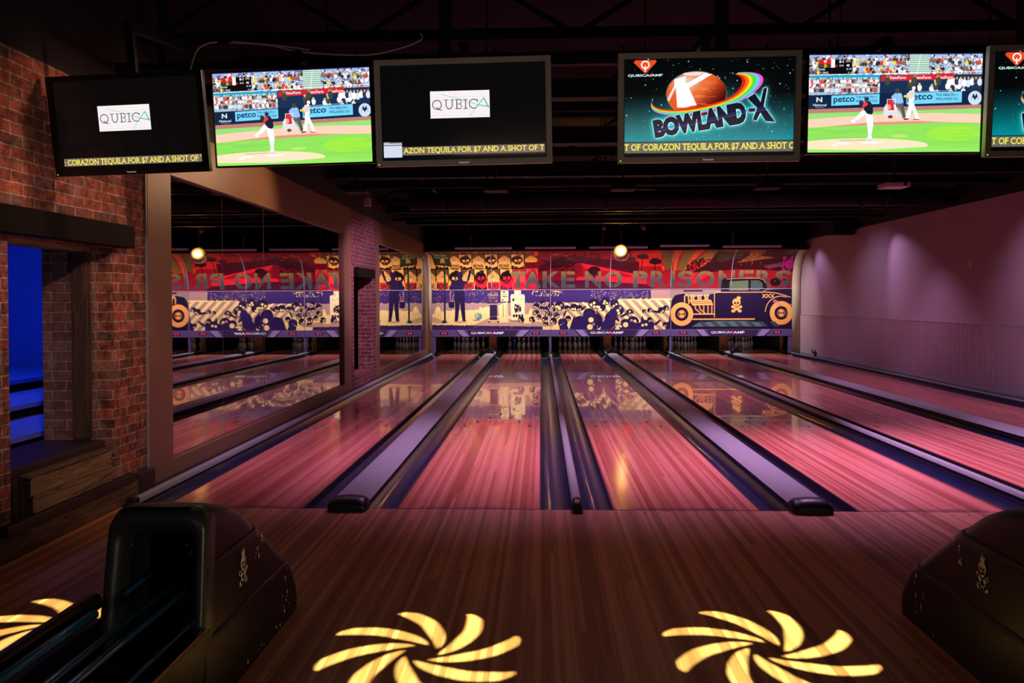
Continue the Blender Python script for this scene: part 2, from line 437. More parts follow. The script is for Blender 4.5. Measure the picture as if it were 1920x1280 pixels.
# ------------------------------------------------------------------ flat artwork (mural print, screen pictures)
class Art:
    """painter on a grid of points; colours are the print's own inks (sRGB 0-255)"""
    def __init__(s, x0, y0, x1, y1, res, bg, ss=2):
        s.x0, s.y0, s.x1, s.y1, s.res, s.ss = x0, y0, x1, y1, res, ss
        s.k = res * ss
        s.W = int(round((x1 - x0) * s.k)); s.H = int(round((y1 - y0) * s.k))
        s.a = np.zeros((s.H, s.W, 3), np.float32); s.a[:] = np.array(bg, np.float32) / 255
        s.clip = None
    def win(s, xa, ya, xb, yb):
        i0 = max(0, int((xa - s.x0) * s.k) - 1); i1 = min(s.W, int((xb - s.x0) * s.k) + 2)
        j0 = max(0, int((ya - s.y0) * s.k) - 1); j1 = min(s.H, int((yb - s.y0) * s.k) + 2)
        if i1 <= i0 or j1 <= j0: return None
        X = (np.arange(i0, i1) + .5) / s.k + s.x0; Y = (np.arange(j0, j1) + .5) / s.k + s.y0
        return i0, i1, j0, j1, *np.meshgrid(X, Y)
    def put(s, w, m, col, al=1.0):
        i0, i1, j0, j1 = w[:4]
        if s.clip is not None: m = m & s.clip[j0:j1, i0:i1]
        c = np.array(col, np.float32)
        if c.ndim == 1: c = c / 255
        A = s.a[j0:j1, i0:i1]
        if c.ndim == 1: A[m] = A[m] * (1 - al) + c * al
        else: A[m] = A[m] * (1 - al) + c[m] / 255 * al
    def pmask(s, pts):
        p = np.array(pts, float)
        w = s.win(p[:, 0].min(), p[:, 1].min(), p[:, 0].max(), p[:, 1].max())
        if w is None: return None, None
        X, Y = w[4:]; m = np.zeros(X.shape, bool)
        x2, y2 = p[-1]
        for x1, y1 in p:
            if y1 != y2:
                m ^= ((Y < y1) != (Y < y2)) & (X < (x2 - x1) * (Y - y1) / (y2 - y1) + x1)
            x2, y2 = x1, y1
        return w, m
    def poly(s, pts, col, al=1.0):
        w, m = s.pmask(pts)
        if w: s.put(w, m, col, al)
    def rect(s, xa, ya, xb, yb, col, al=1.0):
        w = s.win(xa, ya, xb, yb)
        if w: s.put(w, (w[4] >= xa) & (w[4] <= xb) & (w[5] >= ya) & (w[5] <= yb), col, al)
    def ell(s, cx, cy, rx, ry, col, rot=0.0, al=1.0):
        R = max(rx, ry); w = s.win(cx - R, cy - R, cx + R, cy + R)
        if not w: return
        dx = w[4] - cx; dy = w[5] - cy; c, q = math.cos(rot), math.sin(rot)
        s.put(w, ((dx * c + dy * q) / rx) ** 2 + ((-dx * q + dy * c) / ry) ** 2 <= 1, col, al)
    def line(s, pts, wd, col, al=1.0):
        for (xa, ya), (xb, yb) in zip(pts[:-1], pts[1:]):
            h = wd / 2
            w = s.win(min(xa, xb) - h, min(ya, yb) - h, max(xa, xb) + h, max(ya, yb) + h)
            if not w: continue
            d2 = (xb - xa) ** 2 + (yb - ya) ** 2 + 1e-9
            t = np.clip(((w[4] - xa) * (xb - xa) + (w[5] - ya) * (yb - ya)) / d2, 0, 1)
            s.put(w, (w[4] - xa - t * (xb - xa)) ** 2 + (w[5] - ya - t * (yb - ya)) ** 2 <= h * h, col, al)
    def ring(s, cx, cy, r, wd, col, a0=0, a1=360, ry=None, n=40):
        ry = r if ry is None else ry
        s.line([(cx + r * math.cos(math.radians(a0 + (a1 - a0) * i / n)), cy + ry * math.sin(math.radians(a0 + (a1 - a0) * i / n))) for i in range(n + 1)], wd, col)
    def blobs(s, n, xa, ya, xb, yb, r0, r1, cols, r=None, asp=1.6, al=1.0):
        r = r or rng
        for _ in range(n):
            q = r.uniform(r0, r1)
            s.ell(r.uniform(xa, xb), r.uniform(ya, yb), q * r.uniform(1, asp), q, cols[r.randrange(len(cols))], r.uniform(0, PI), al)
    def tmask(s, body, xa, ya, xb, yb, offset=0.0, fn=None, fix=None):
        """mask of text stretched into the box (ya top, yb bottom)"""
        V, T = glyphs(body, offset)
        lo, hi = V.min(0), V.max(0)
        P = (V - lo) / (hi - lo)
        P = np.stack([xa + P[:, 0] * (xb - xa), yb + P[:, 1] * (ya - yb)], -1)
        if fn: P = np.array([fn(*q) for q in P])
        M = np.zeros((s.H, s.W), bool)
        for t in T:
            A, B, C = P[t]
            w = s.win(min(A[0], B[0], C[0]), min(A[1], B[1], C[1]), max(A[0], B[0], C[0]), max(A[1], B[1], C[1]))
            if not w: continue
            X, Y = w[4:]
            e = lambda p, q: (q[0] - p[0]) * (Y - p[1]) - (q[1] - p[1]) * (X - p[0])
            a, b, c = e(A, B), e(B, C), e(C, A)
            M[w[2]:w[3], w[0]:w[1]] |= ((a >= 0) & (b >= 0) & (c >= 0)) | ((a <= 0) & (b <= 0) & (c <= 0))
        return M
    def text(s, body, xa, ya, xb, yb, col, offset=0.0, fn=None, al=1.0):
        M = s.tmask(body, xa, ya, xb, yb, offset, fn)
        if s.clip is not None: M &= s.clip
        s.a[M] = s.a[M] * (1 - al) + np.array(col, np.float32) / 255 * al
    def grid(s):
        k = s.ss
        H, W = s.H // k, s.W // k
        g = s.a[:H * k, :W * k].reshape(H, k, W, k, 3).mean((1, 3))
        return np.clip(g, 0, 1)          # rows top to bottom

def lin(g):
    return np.where(g <= 0.04045, g / 12.92, ((g + 0.055) / 1.055) ** 2.4)

def grid_mesh(name, g, fn, material, parent=None, local=False):
    """fn(u, v) arrays in 0..1 (v from top) -> (N,3) points; colours on the points"""
    H, W = g.shape[:2]
    U, V = np.meshgrid(np.linspace(0, 1, W), np.linspace(0, 1, H))
    P = fn(U.ravel(), V.ravel()).astype(np.float32)
    c = np.array([(P[:, 0].min() + P[:, 0].max()) / 2, (P[:, 1].min() + P[:, 1].max()) / 2, P[:, 2].min()])
    if local: c = np.zeros(3)
    me = bpy.data.meshes.new(name)
    nv = H * W; idx = np.arange(nv).reshape(H, W)
    q = np.stack([idx[1:, :-1], idx[1:, 1:], idx[:-1, 1:], idx[:-1, :-1]], -1).reshape(-1, 4)
    nf = len(q)
    me.vertices.add(nv); me.vertices.foreach_set('co', (P - c).astype(np.float32).ravel())
    me.loops.add(nf * 4); me.loops.foreach_set('vertex_index', q.ravel().astype(np.int32))
    me.polygons.add(nf); me.polygons.foreach_set('loop_start', np.arange(0, nf * 4, 4, dtype=np.int32))
    me.update(calc_edges=True)
    at = me.color_attributes.new('Col', 'FLOAT_COLOR', 'POINT')
    rgba = np.ones((nv, 4), np.float32); rgba[:, :3] = lin(g).reshape(-1, 3)
    at.data.foreach_set('color', rgba.ravel())
    me.materials.append(MATS[material])
    o = bpy.data.objects.new(name, me); COL.objects.link(o)
    if parent is not None: o.parent = parent
    o.location = Vector(c) - (parent.location if parent is not None and not local else Vector((0, 0, 0)))
    return o

SERIF = {'A': [(0, 0), (1, 0)], 'R': [(.1, 0), (.95, 0), (.1, 1)], 'N': [(.1, 0), (.1, 1), (.9, 1)], 'T': [(.5, 0)],
         'E': [(.1, 0), (.1, 1)], 'U': [(.1, 1), (.9, 1)], 'I': [(.5, 0), (.5, 1)], 'L': [(.1, 0), (.1, 1)],
         'F': [(.1, 0), (.1, 1)], 'D': [(.08, 0), (.08, 1)], 'H': [(.1, 0), (.1, 1), (.9, 0), (.9, 1)], 'B': [(.08, 0), (.08, 1)]}
def serif_text(A, body, xa, ya, xb, yb, col, wt=0.05, sw=0.18, offset=0.0):
    """condensed roman capitals: outline letters plus slab serifs"""
    V, T = glyphs(body, offset); lo, hi = V.min(0), V.max(0)
    A.text(body, xa, ya, xb, yb, col, offset)
    H = glyphs('H', offset)[0][:, 1]; sc = (yb - ya) / (hi[1] - lo[1]); base = yb + lo[1] * sc; cap = H.max() * sc; h = cap
    for i, ch in enumerate(body):
        if ch == ' ' or ch not in SERIF: continue
        Vp, _ = glyphs(body[:i + 1], offset); Vc, _ = glyphs(ch, offset)
        wch = Vc[:, 0].max() - Vc[:, 0].min(); R = Vp[:, 0].max(); L = R - wch
        f = lambda x: xa + (x - lo[0]) / (hi[0] - lo[0]) * (xb - xa)
        for sx, sy in SERIF[ch]:
            x = f(L + sx * wch); y = base - (wt * h if sy == 0 else cap - wt * h)
            A.rect(x - sw * h, y - wt * h, x + sw * h, y + wt * h, col)

# ---------- picture: mural, photo-sized coordinates 808..1485 x 468..617
CREAM = (250, 226, 140); OCH = (250, 172, 76); INK = (34, 22, 58); BLK = (18, 12, 16); MAUVE = (176, 146, 132)
def skull(A, cx, cy, r, body, eye, rot=0.0, crown=True, bones=True):
    A.ell(cx, cy, r * 1.02, r * .92, body)
    A.ell(cx, cy + r * .72, r * .62, r * .42, body)
    if bones:
        for sg in (-1, 1):
            A.line([(cx - sg * r * .9, cy + r * .75), (cx + sg * r * .9, cy + r * 1.45)], r * .22, body)
            A.ell(cx - sg * r * .95, cy + r * .72, r * .26, r * .22, body)
            A.ell(cx + sg * r * .95, cy + r * 1.45, r * .3, r * .22, body)
    A.ell(cx - r * .36, cy + r * .22, r * .27, r * .24, eye); A.ell(cx + r * .36, cy + r * .18, r * .27, r * .24, eye)
    A.ell(cx + r * .02, cy + r * .52, r * .09, r * .11, eye)
    for i in range(-2, 3): A.line([(cx + i * r * .2, cy + r * .72), (cx + i * r * .2, cy + r * .88)], r * .07, eye)
    if crown:
        y = cy - r * .9
        A.poly([(cx - r * .35, y + r * .1), (cx - r * .5, y - r * .35), (cx - r * .2, y - r * .1), (cx, y - r * .45), (cx + r * .2, y - r * .1), (cx + r * .5, y - r * .35), (cx + r * .35, y + r * .1)], body)

def poster(A, x0, y0, x1, y1, kind, tint=None, split=0.0):
    g = 0.8; w = x1 - x0; h = y1 - y0
    bg = OCH
    A.rect(x0 + g, y0 + g, x1 - g, y1 - g, bg)
    if kind == 'bowl':
        A.poly([(x0 + g, y0 + g), (x1 - g, y0 + g), (x1 - g, y0 + h * .36), (x0 + w * .5, y0 + h * .08), (x0 + g, y0 + h * .36)], (96, 62, 30))
        for i, (px, ph) in enumerate(((.10, .40), (.90, .40), (.23, .32), (.77, .32), (.36, .24), (.64, .24), (.5, .12))):
            cx = x0 + w * px; t = y0 + h * ph
            for q, cc in ((.5, (60, 26, 16)), (0, (246, 184, 88))):
                A.ell(cx, t + h * .03, w * .07 + q, h * .05 + q, cc); A.line([(cx, t + h * .03), (cx, t + h * .14)], w * .08 + 2 * q, cc)
                A.poly([(cx - w * .04 - q, t + h * .12), (cx + w * .04 + q, t + h * .12), (cx + w * .12 + q, t + h * .30), (cx + w * .11 + q, t + h * .62), (cx - w * .11 - q, t + h * .62), (cx - w * .12 - q, t + h * .30)], cc)
        A.ell(x0 + w * .5, y0 + h * .36, w * .045, h * .04, (60, 26, 16)); A.line([(x0 + w * .42, y0 + h * .44), (x0 + w * .58, y0 + h * .44)], .6, (60, 26, 16))
        if tint: A.rect(x0 + g, y0 + h * .64, x1 - g, y1 - g, tint, al=.9)
        A.text('BOWL', x0 + w * .08, y0 + h * .71, x1 - w * .08, y1 - h * .05, BLK, 0.03)
    else:
        if tint: A.rect(x0 + g, y0 + h * .45, x1 - g, y1 - g, tint)
        A.poly([(x0 + g, y1 - g), (x0 + g, y0 + h * .80), (x0 + w * .4, y0 + h * .88), (x0 + w * .6, y1 - g)], BLK); A.poly([(x1 - g, y1 - g), (x0 + w * .6, y1 - g), (x1 - g, y0 + h * .86)], BLK)
        A.poly([(x0 + g, y0 + g), (x0 + w * .22, y0 + g), (x0 + g, y0 + h * .2)], (250, 200, 110))
        cx, cy, E = x0 + w * .48, y0 + h * .40, tint or OCH
        A.ell(cx, cy, w * .45, h * .27, BLK); A.poly([(cx - w * .3, cy + h * .1), (cx + w * .34, cy + h * .1), (cx + w * .22, cy + h * .33), (cx - w * .16, cy + h * .33)], BLK)
        A.ell(cx - w * .12, cy + h * .06, w * .12, h * .085, E); A.ell(cx + w * .20, cy + h * .04, w * .12, h * .085, E); A.ell(cx + w * .06, cy + h * .155, w * .045, h * .035, E)
        for k in range(-3, 5): A.line([(cx + k * w * .075, cy + h * .24), (cx + k * w * .075 + .3, cy + h * .28)], .45, E)
        A.poly([(cx - w * .02, cy - h * .25), (cx - w * .06, cy - h * .37), (cx + w * .06, cy - h * .30), (cx + w * .13, cy - h * .39), (cx + w * .20, cy - h * .30), (cx + w * .32, cy - h * .36), (cx + w * .26, cy - h * .22)], BLK)
        r = random.Random(int(x0 * 7 + y0))
        for _ in range(5):
            a = r.uniform(0, 6.28); q = w * .36
            A.line([(x0 + w * .5 + q * math.cos(a), y0 + h * .3 + q * .6 * math.sin(a)), (x0 + w * .5 + q * math.cos(a) + r.uniform(-2, 2), y0 + h * .3 + q * .6 * math.sin(a) + r.uniform(-1, 1))], .4, OCH)
        A.line([(x0 + w * .2, y0 + h * .95), (x0 + w * .5, y0 + h * .74)], 1.0, tint or OCH)
        A.line([(x0 + w * .5, y0 + h * .74), (x0 + w * .9, y0 + h * .8)], 1.0, tint or OCH)

def palm(A, x, y, r, col, seed):
    q = random.Random(seed)
    A.line([(x, y), (x - 1, y + r * 1.6)], 1.6, col)
    for i in range(34):
        a = q.uniform(PI * .95, PI * 2.05); l = r * q.uniform(.5, 1)
        A.poly([(x, y - 1), (x + l * math.cos(a), y + l * .75 * math.sin(a) + l * .25), (x + l * .5 * math.cos(a + .3), y + l * .5 * math.sin(a + .3))], col)
    A.ell(x, y - r * .1, r * .6, r * .3, col)

def paint_upper():
    A = Art(808, 468, 1486, 544, 2.0, (16, 10, 12))
    R1, R2, R3, DR = (206, 12, 36), (222, 30, 46), (220, 86, 32), (80, 8, 24)
    # background right of the posters
    A.rect(990, 468, 1486, 544, (176, 8, 44))
    A.rect(990, 468, 1110, 476, (170, 6, 52))
    A.rect(1010, 477, 1120, 544, (120, 8, 30))
    A.poly([(1090, 476), (1200, 468), (1300, 468), (1340, 500), (1486, 500), (1486, 544), (1100, 544)], (150, 16, 30))
    for x0, w_, sl in ((1225, 10, .5), (1262, 13, .05), (1298, 18, -.45), (1350, 30, -1.2)):
        A.poly([(x0, 468), (x0 + w_, 468), (x0 + w_ * .4 + sl * 40, 508), (x0 + sl * 40, 508)], R3)
    A.poly([(1180, 469), (1232, 468), (1250, 500), (1200, 500)], (214, 34, 26))
    A.poly([(1280, 468), (1300, 468), (1285, 508), (1270, 508)], (120, 92, 36))
    A.poly([(1237, 468), (1262, 468), (1262, 505), (1250, 505)], (110, 84, 34))
    A.poly([(1325, 470), (1350, 468), (1330, 485), (1300, 492)], (150, 110, 44))
    # long dark sweep and red streaks
    A.poly([(1010, 500), (1060, 478), (1120, 484), (1200, 490), (1200, 514), (1130, 504), (1086, 492), (1050, 500), (1010, 510)], (66, 10, 22))
    A.poly([(1090, 492), (1130, 500), (1215, 520), (1300, 520), (1300, 524), (1210, 527), (1170, 512), (1100, 503)], R2)
    A.poly([(1086, 520), (1140, 518), (1215, 522), (1215, 534), (1150, 530), (1082, 527)], R2)
    A.poly([(1215, 515), (1260, 505), (1290, 530), (1330, 545), (1215, 545)], (150, 20, 34))
    for i in range(12):
        a = -1.3 + i * .24
        A.poly([(1290, 542), (1290 + 60 * math.cos(a - .04) * 1.3, 542 - 50 * abs(math.cos(a * .5))), (1290 + 60 * math.cos(a + .06) * 1.3, 542 - 46 * abs(math.cos(a * .5)))], R2)
    A.poly([(1010, 526), (1100, 526), (1215, 535), (1230, 544), (1000, 544)], (70, 8, 36))
    A.poly([(1340, 472), (1486, 468), (1486, 512), (1440, 508), (1380, 506), (1335, 512), (1300, 512), (1330, 492)], (52, 12, 16))
    A.poly([(1400, 470), (1430, 470), (1420, 480), (1450, 484), (1380, 494), (1400, 480)], (150, 84, 48))
    A.poly([(1430, 500), (1470, 492), (1470, 500), (1440, 506)], (110, 50, 60))
    A.poly([(1340, 470), (1400, 472), (1380, 484), (1345, 494)], (60, 46, 30))
    r = random.Random(3)
    A.blobs(60, 1060, 474, 1130, 486, .4, 1.6, [(40, 8, 18)], r, 3)
    A.blobs(70, 1380, 472, 1440, 498, .3, 1.2, [(120, 66, 40), (60, 30, 22)], r, 3)
    # fish-like orange shapes over the seam
    A.ell(1045, 475, 8, 2.4, R3, -.1); A.ell(1063, 478, 4, 1.6, (226, 60, 40)); A.ell(1025, 482, 16, 4, (150, 40, 30), -.12)
    A.ell(1065, 492, 12, 9, (58, 12, 20)); A.ell(1073, 494, 4.4, 2.2, (226, 40, 44)); A.ell(1070, 483, 5, 2, (120, 20, 26))
    A.blobs(30, 1040, 484, 1080, 510, .6, 2.4, [(44, 8, 18)], r, 3)
    for i in range(12): A.line([(1010 + i * 3, 480 + i * 2.2), (1022 + i * 5, 486 + i * 2.5)], .6, (50, 8, 18))
    A.ell(1117, 508, 12, 9, (40, 8, 16)); A.rect(1115, 505, 1119, 544, (60, 10, 20))
    # brick courses over the wall painting
    for y in np.arange(480, 543, 3.2):
        A.line([(1010, y), (1486, y + 1.0)], .28, (40, 6, 14), al=.75)
        x = 1010 + r.uniform(0, 9)
        while x < 1486:
            A.line([(x, y), (x, y + 3.2)], .22, (50, 8, 16), al=.6); x += r.uniform(8, 14)
    palm(A, 1206, 482, 17, (34, 8, 16), 1); palm(A, 1230, 492, 19, (26, 8, 20), 2); palm(A, 1186, 486, 12, (60, 10, 20), 5)
    A.blobs(50, 1290, 486, 1350, 510, .5, 2.5, [(46, 16, 18)], r, 3)
    # magenta paint splat
    A.ell(1478, 497, 9, 9, (176, 10, 110)); A.blobs(34, 1464, 484, 1486, 516, .6, 3.0, [(176, 10, 110)], r)
    # posters
    kinds = ['bowl', 'skull']
    xs = [793.4, 817.6, 842.0, 866.4, 890.7, 915.0, 939.4, 963.7, 988.0, 1012.4]
    RT = (222, 24, 48)
    for i in range(9):
        t = RT if i >= 4 else ((196, 40, 40) if i in (1, 3) else None)
        poster(A, xs[i], 502.6, xs[i + 1], 543.6, kinds[(i + 1) % 2] if i else 'bowl', t)
    A.rect(xs[7], 502.6, 1012, 543.6, RT, al=.45); A.rect(988, 474, 1012, 543, (120, 6, 30), al=.35)
    ys = [(818.4, 'skull'), (842.6, 'bowl'), (863.6, 'skull'), (887.8, 'bowl'), (912.0, 'skull'), (936.6, 'bowl'), (961.2, 'skull'), (986.0, 'bowl')]
    for x, k in ys: poster(A, x, 473.8, x + 24, 501.8, k)
    A.poly([(808, 473.8), (817, 473.8), (818, 501.8), (808, 501.8)], OCH)
    A.rect(986, 490, 1011, 502, (110, 10, 26)); A.text('BOWL', 989, 491, 1009, 501, (60, 6, 20), .01)
    A.ell(1003, 485, 7.5, 5, (244, 160, 60), .2); A.ell(1008, 473, 4, 4, (240, 110, 40)); A.line([(1001, 480), (1009, 474)], 2, (240, 110, 40))
    A.blobs(110, 830, 469, 1000, 473, .3, 1.0, [(190, 110, 50), (120, 60, 30)], r, 3)
    A.poly([(958, 520), (1010, 500), (1012, 544), (930, 544), (915, 544), (940, 530)], (224, 20, 50), al=.35)
    # big stencil words
    def word(ch, xa, xb, cuts=()):
        M = A.tmask(ch, xa, 508.5, xb, 541, 0.035)
        X = (np.arange(A.W) + .5) / A.k + A.x0
        for c0, c1 in cuts: M[:, (X > c0) & (X < c1)] = False
        Y = (np.arange(A.H) + .5) / A.k + A.y0
        t = np.clip((Y - 508) / 20, 0, 1)[:, None] * np.ones((1, A.W)); t = t[..., None]
        C = (np.array([134, 122, 66]) * (1 - t) + np.array([62, 74, 72]) * t) / 255
        al = .93
        A.a[M] = A.a[M] * (1 - al) + C[M] * al
    for ch, xa, xb, cuts in (('T', 960, 988, ()), ('A', 985, 1017, ()), ('K', 1020, 1053, ((1029, 1030.2),)), ('E', 1055, 1081, ((1064, 1065.4),)),
            ('N', 1100, 1130, ((1107, 1108.2), (1123.5, 1124.8))), ('O', 1136, 1170, ((1152.2, 1153.8),)), ('P', 1190, 1217.5, ((1199, 1200.4),)),
            ('R', 1223, 1252, ((1231.5, 1232.9),)), ('I', 1259.5, 1268, ()), ('S', 1273, 1302.5, ((1287, 1288.4),)), ('O', 1307, 1342, ((1324.5, 1326),)),
            ('N', 1349, 1379, ((1356, 1357.2), (1371, 1372.2))), ('E', 1387, 1414, ((1395.4, 1396.8),)), ('R', 1419, 1448, ((1427, 1428.5),)), ('S', 1454, 1484, ((1468, 1469.4),))):
        word(ch, xa, xb, cuts)
    # cab of the hot rod
    A.poly([(1354, 544), (1356, 528), (1362, 523), (1430, 523), (1437, 529), (1440, 544)], BLK)
    A.poly([(1370, 544), (1370, 530), (1405, 528), (1405, 544)], (84, 100, 74)); A.poly([(1409.5, 544), (1409.5, 528), (1424, 528), (1431, 534), (1432, 544)], (62, 80, 76))
    A.line([(1364, 525.4), (1400, 524), (1425, 524), (1433, 527), (1437, 533)], .8, (236, 170, 96))
    A.ell(1455, 532, 10, 8, (20, 10, 14)); A.blobs(26, 1440, 524, 1486, 543, .4, 1.6, [(20, 10, 14), (70, 60, 60)], r)
    # silhouette of the bowler and the sign
    man_upper(A)
    A.poly([(811.5, 470), (845, 472.5), (848.5, 498), (816, 494.5)], (26, 34, 14)); A.poly([(811.5, 470), (845, 472.5), (848.5, 498), (816, 494.5)], (40, 60, 20), al=.5)
    A.text('Next Shoe', 816.5, 471.6, 841, 476, (190, 196, 110), .02, fn=lambda x, y: (x, y + (x - 816) * .07))
    A.text('Good Times', 817.5, 476.8, 843, 480.6, (190, 196, 110), .02, fn=lambda x, y: (x, y + (x - 816) * .07))
    skull(A, 832, 485.2, 3.7, (226, 170, 80), (40, 50, 20), crown=False)
    A.rect(832.5, 497, 836, 544, (24, 56, 34))
    return A.grid()

def man_upper(A):
    A.ell(863, 516.5, 6, 6, INK); A.poly([(857, 512), (859, 506), (863, 509), (867, 506), (869, 512)], INK)
    A.poly([(846, 530), (850, 524), (858, 526), (860, 521), (867, 521), (869, 526), (876, 527.5), (880, 511), (881.5, 503), (885, 505), (884, 512), (881, 524), (876, 531), (870, 534), (870, 544), (852, 544), (851, 540), (849.5, 544), (843.5, 544)], INK)
    A.line([(884, 503), (879, 506)], 1.2, (236, 170, 80))

def paint_lower():
    r = random.Random(11)
    A = Art(808, 544, 1486, 618, 2.0, CREAM)
    dark = (58, 40, 100)
    # floor scene
    A.rect(808, 568, 1060, 592, MAUVE)
    edge = [(808, 600)]
    def ragged(y, x0, x1, amp, step=2):
        return [(x, y + r.uniform(-amp, amp)) for x in np.arange(x0, x1, step)]
    A.poly([(808, 590)] + ragged(583, 834, 836, 1) + ragged(581, 874, 900, 1.5) + ragged(576, 900, 918, 1.5) + [(925, 574), (925, 620), (808, 620)], CREAM)
    A.poly([(812, 592)] + [(812 + i * 2, 590 - 16 * math.sin(i / 9 * PI) + r.uniform(-1, 1)) for i in range(10)] + [(832, 592), (832, 604), (810, 604)], CREAM)
    A.poly(ragged(582, 834, 878, 3) + [(878, 600), (834, 600)], CREAM)
    A.poly([(806, 592), (842, 604), (820, 606), (806, 603)], (206, 176, 130))
    # striped road
    for x in np.arange(1046, 1300, 17.5):
        A.poly([(x, 564), (x + 8.6, 564), (x + 8.6 + 52, 618), (x + 52, 618)], MAUVE)
    A.poly([(1225, 544), (1260, 544), (1265, 561), (1225, 561)], (176, 138, 130))
    A.poly([(1260, 544), (1486, 544), (1486, 560), (1262, 562)], (150, 130, 118))
    # dark band at the top, crumbling lower edge
    A.poly([(808, 544), (1224.5, 544), (1224.5, 560)] + [(x, (562 if x > 1160 else 568) + r.uniform(-1, 1)) for x in np.arange(1224, 808, -2)] + [(808, 568)], dark)
    A.blobs(150, 812, 546, 915, 566, .25, .8, [(150, 120, 110), (90, 70, 100)], r, 4, al=.8)
    A.blobs(45, 1000, 546, 1060, 556, .3, .9, [(220, 190, 120)], r, 4)
    A.poly([(1035, 546), (1050, 546.5), (1051, 548), (1040, 548)], (222, 190, 110)); A.poly([(1004, 547), (1012, 546), (1010, 549)], (222, 190, 110))
    A.blobs(190, 1110, 546, 1225, 564, .25, .75, [(220, 190, 120), (190, 160, 110)], r, 2)
    # bottom edge
    A.poly([(808, 618), (808, 609)] + [(x, 608.5 + (x - 808) * .014 + r.uniform(-.8, .8)) for x in np.arange(808, 1020, 1.6)] + [(1020, 618)], (60, 36, 84))
    A.blobs(26, 812, 608, 1010, 616, .2, .6, [(220, 180, 130)], r)
    # pins and cat figures on the left wall
    for cx in (821,):
        A.line([(cx - 6, 576), (cx - 6, 600)], .4, (170, 120, 90)); A.line([(cx + 5, 574), (cx + 5, 598)], .4, (170, 120, 90))
        A.ring(cx, 588, 2.4, .4, (150, 100, 70)); A.line([(cx, 590), (cx, 598)], .4, (150, 100, 70))
    A.blobs(70, 834, 580, 880, 606, .15, .5, [(130, 90, 80)], r)
    # sign post foot
    A.rect(832, 544, 835.5, 602, (36, 34, 70)); A.poly([(827, 604), (831, 600), (836, 600), (838, 604), (835, 605.5), (829, 605.5)], (30, 66, 66))
    # man
    A.poly([(852, 544), (871, 544), (872, 562), (873, 600), (873.5, 602), (868, 602), (866, 592), (862.5, 566), (860, 592), (858.5, 602), (852.5, 601), (853.5, 580), (853, 563)], INK)
    A.ell(855.5, 600, 3.4, 2.2, INK); A.ell(870.5, 600.6, 3.6, 2.0, INK)
    A.line([(845, 545), (844, 560), (848, 566)], 1.2, (196, 140, 110)); A.line([(852, 552), (849, 556), (849, 565)], 1.0, (196, 140, 110))
    A.poly([(841, 566), (852, 566), (852, 575), (850, 577.5), (843.5, 577.5), (841, 574)], INK); A.line([(841, 566), (845, 564), (852, 565)], .6, (220, 170, 120))
    A.ell(863, 603, 12, 1.8, (196, 168, 128))
    # ball
    A.ell(894, 600, 7, 1.8, (176, 150, 130)); A.ell(898, 593, 6.6, 6.4, (96, 140, 132)); A.ell(896, 591, 5.4, 5, (122, 160, 146)); A.ell(894.6, 589, 1.6, 1.5, CREAM); A.ell(894.4, 593.6, 1.6, 1.5, CREAM); A.ell(897.6, 591.6, .8, .8, CREAM)
    # grey triangle of shadow
    A.poly([(890, 608), (922, 594), (1040, 606), (1040, 612), (890, 610)], (190, 160, 132))
    # vending machine, note, gas pump
    A.rect(915, 544, 936, 570, (60, 44, 80)); A.blobs(70, 917, 548, 935, 568, .2, .8, [(150, 116, 120), (200, 160, 130)], r, 5, al=.7)
    A.rect(915, 553, 936, 554, (206, 180, 130)); A.line([(915, 570), (936, 570)], 1.0, (196, 160, 150))
    A.rect(919.5, 571.5, 933.5, 600, (50, 32, 70)); A.rect(917, 600, 936, 603, CREAM); A.ell(918.5, 603.5, 1.6, 1.4, INK); A.ell(935, 603.5, 1.6, 1.4, INK); A.line([(919, 593), (934, 593)], .5, (200, 170, 140))
    A.line([(916, 602), (937, 602)], .6, INK)
    A.poly([(936, 573), (953, 566), (955, 604), (938, 604)], (250, 226, 150)); A.line([(945, 572), (945, 594)], 1.2, (80, 54, 90)); A.line([(951, 570), (952, 600)], .5, (120, 90, 100))
    A.rect(940.5, 545.5, 955, 565.5, (252, 230, 160)); A.rect(943, 547, 950, 549, INK); A.line([(944, 552), (951, 552)], 1.2, INK); A.line([(944, 556), (952, 556)], 1.4, INK); A.line([(945, 559), (951, 559)], .6, INK); A.rect(943, 561, 945.5, 564, INK)
    A.poly([(966, 545), (979, 545), (979, 552), (985, 553), (986, 556), (986, 600), (960, 600), (959, 556), (961, 552), (966, 552)], (255, 236, 168))
    A.ring(966, 550.4, 2.6, .6, INK); A.ring(978, 551, 2.6, .6, INK); A.rect(962.5, 560, 966.5, 565, INK); A.line([(969, 560), (974, 560)], .6, INK); A.blobs(5, 978, 560, 984, 564, .3, .7, [INK], r)
    A.blobs(46, 966, 571, 978, 584, .3, 1.3, [INK], r, 4); A.line([(972, 582), (968, 589)], .5, INK)
    for i in range(4): A.rect(963.4 + i * 5.2, 589.6, 967.4 + i * 5.2, 594.4, INK)
    A.line([(961, 600), (961, 602), (984, 602), (984, 600)], .8, INK)
    A.line([(1000, 568), (1000, 606)], .4, (110, 80, 90)); A.line([(1024, 566), (1024, 606)], .4, (110, 80, 90))
    A.poly([(985, 596), (988, 588), (992, 590), (996, 580), (1000, 578), (1000, 606), (985, 606)], CREAM)
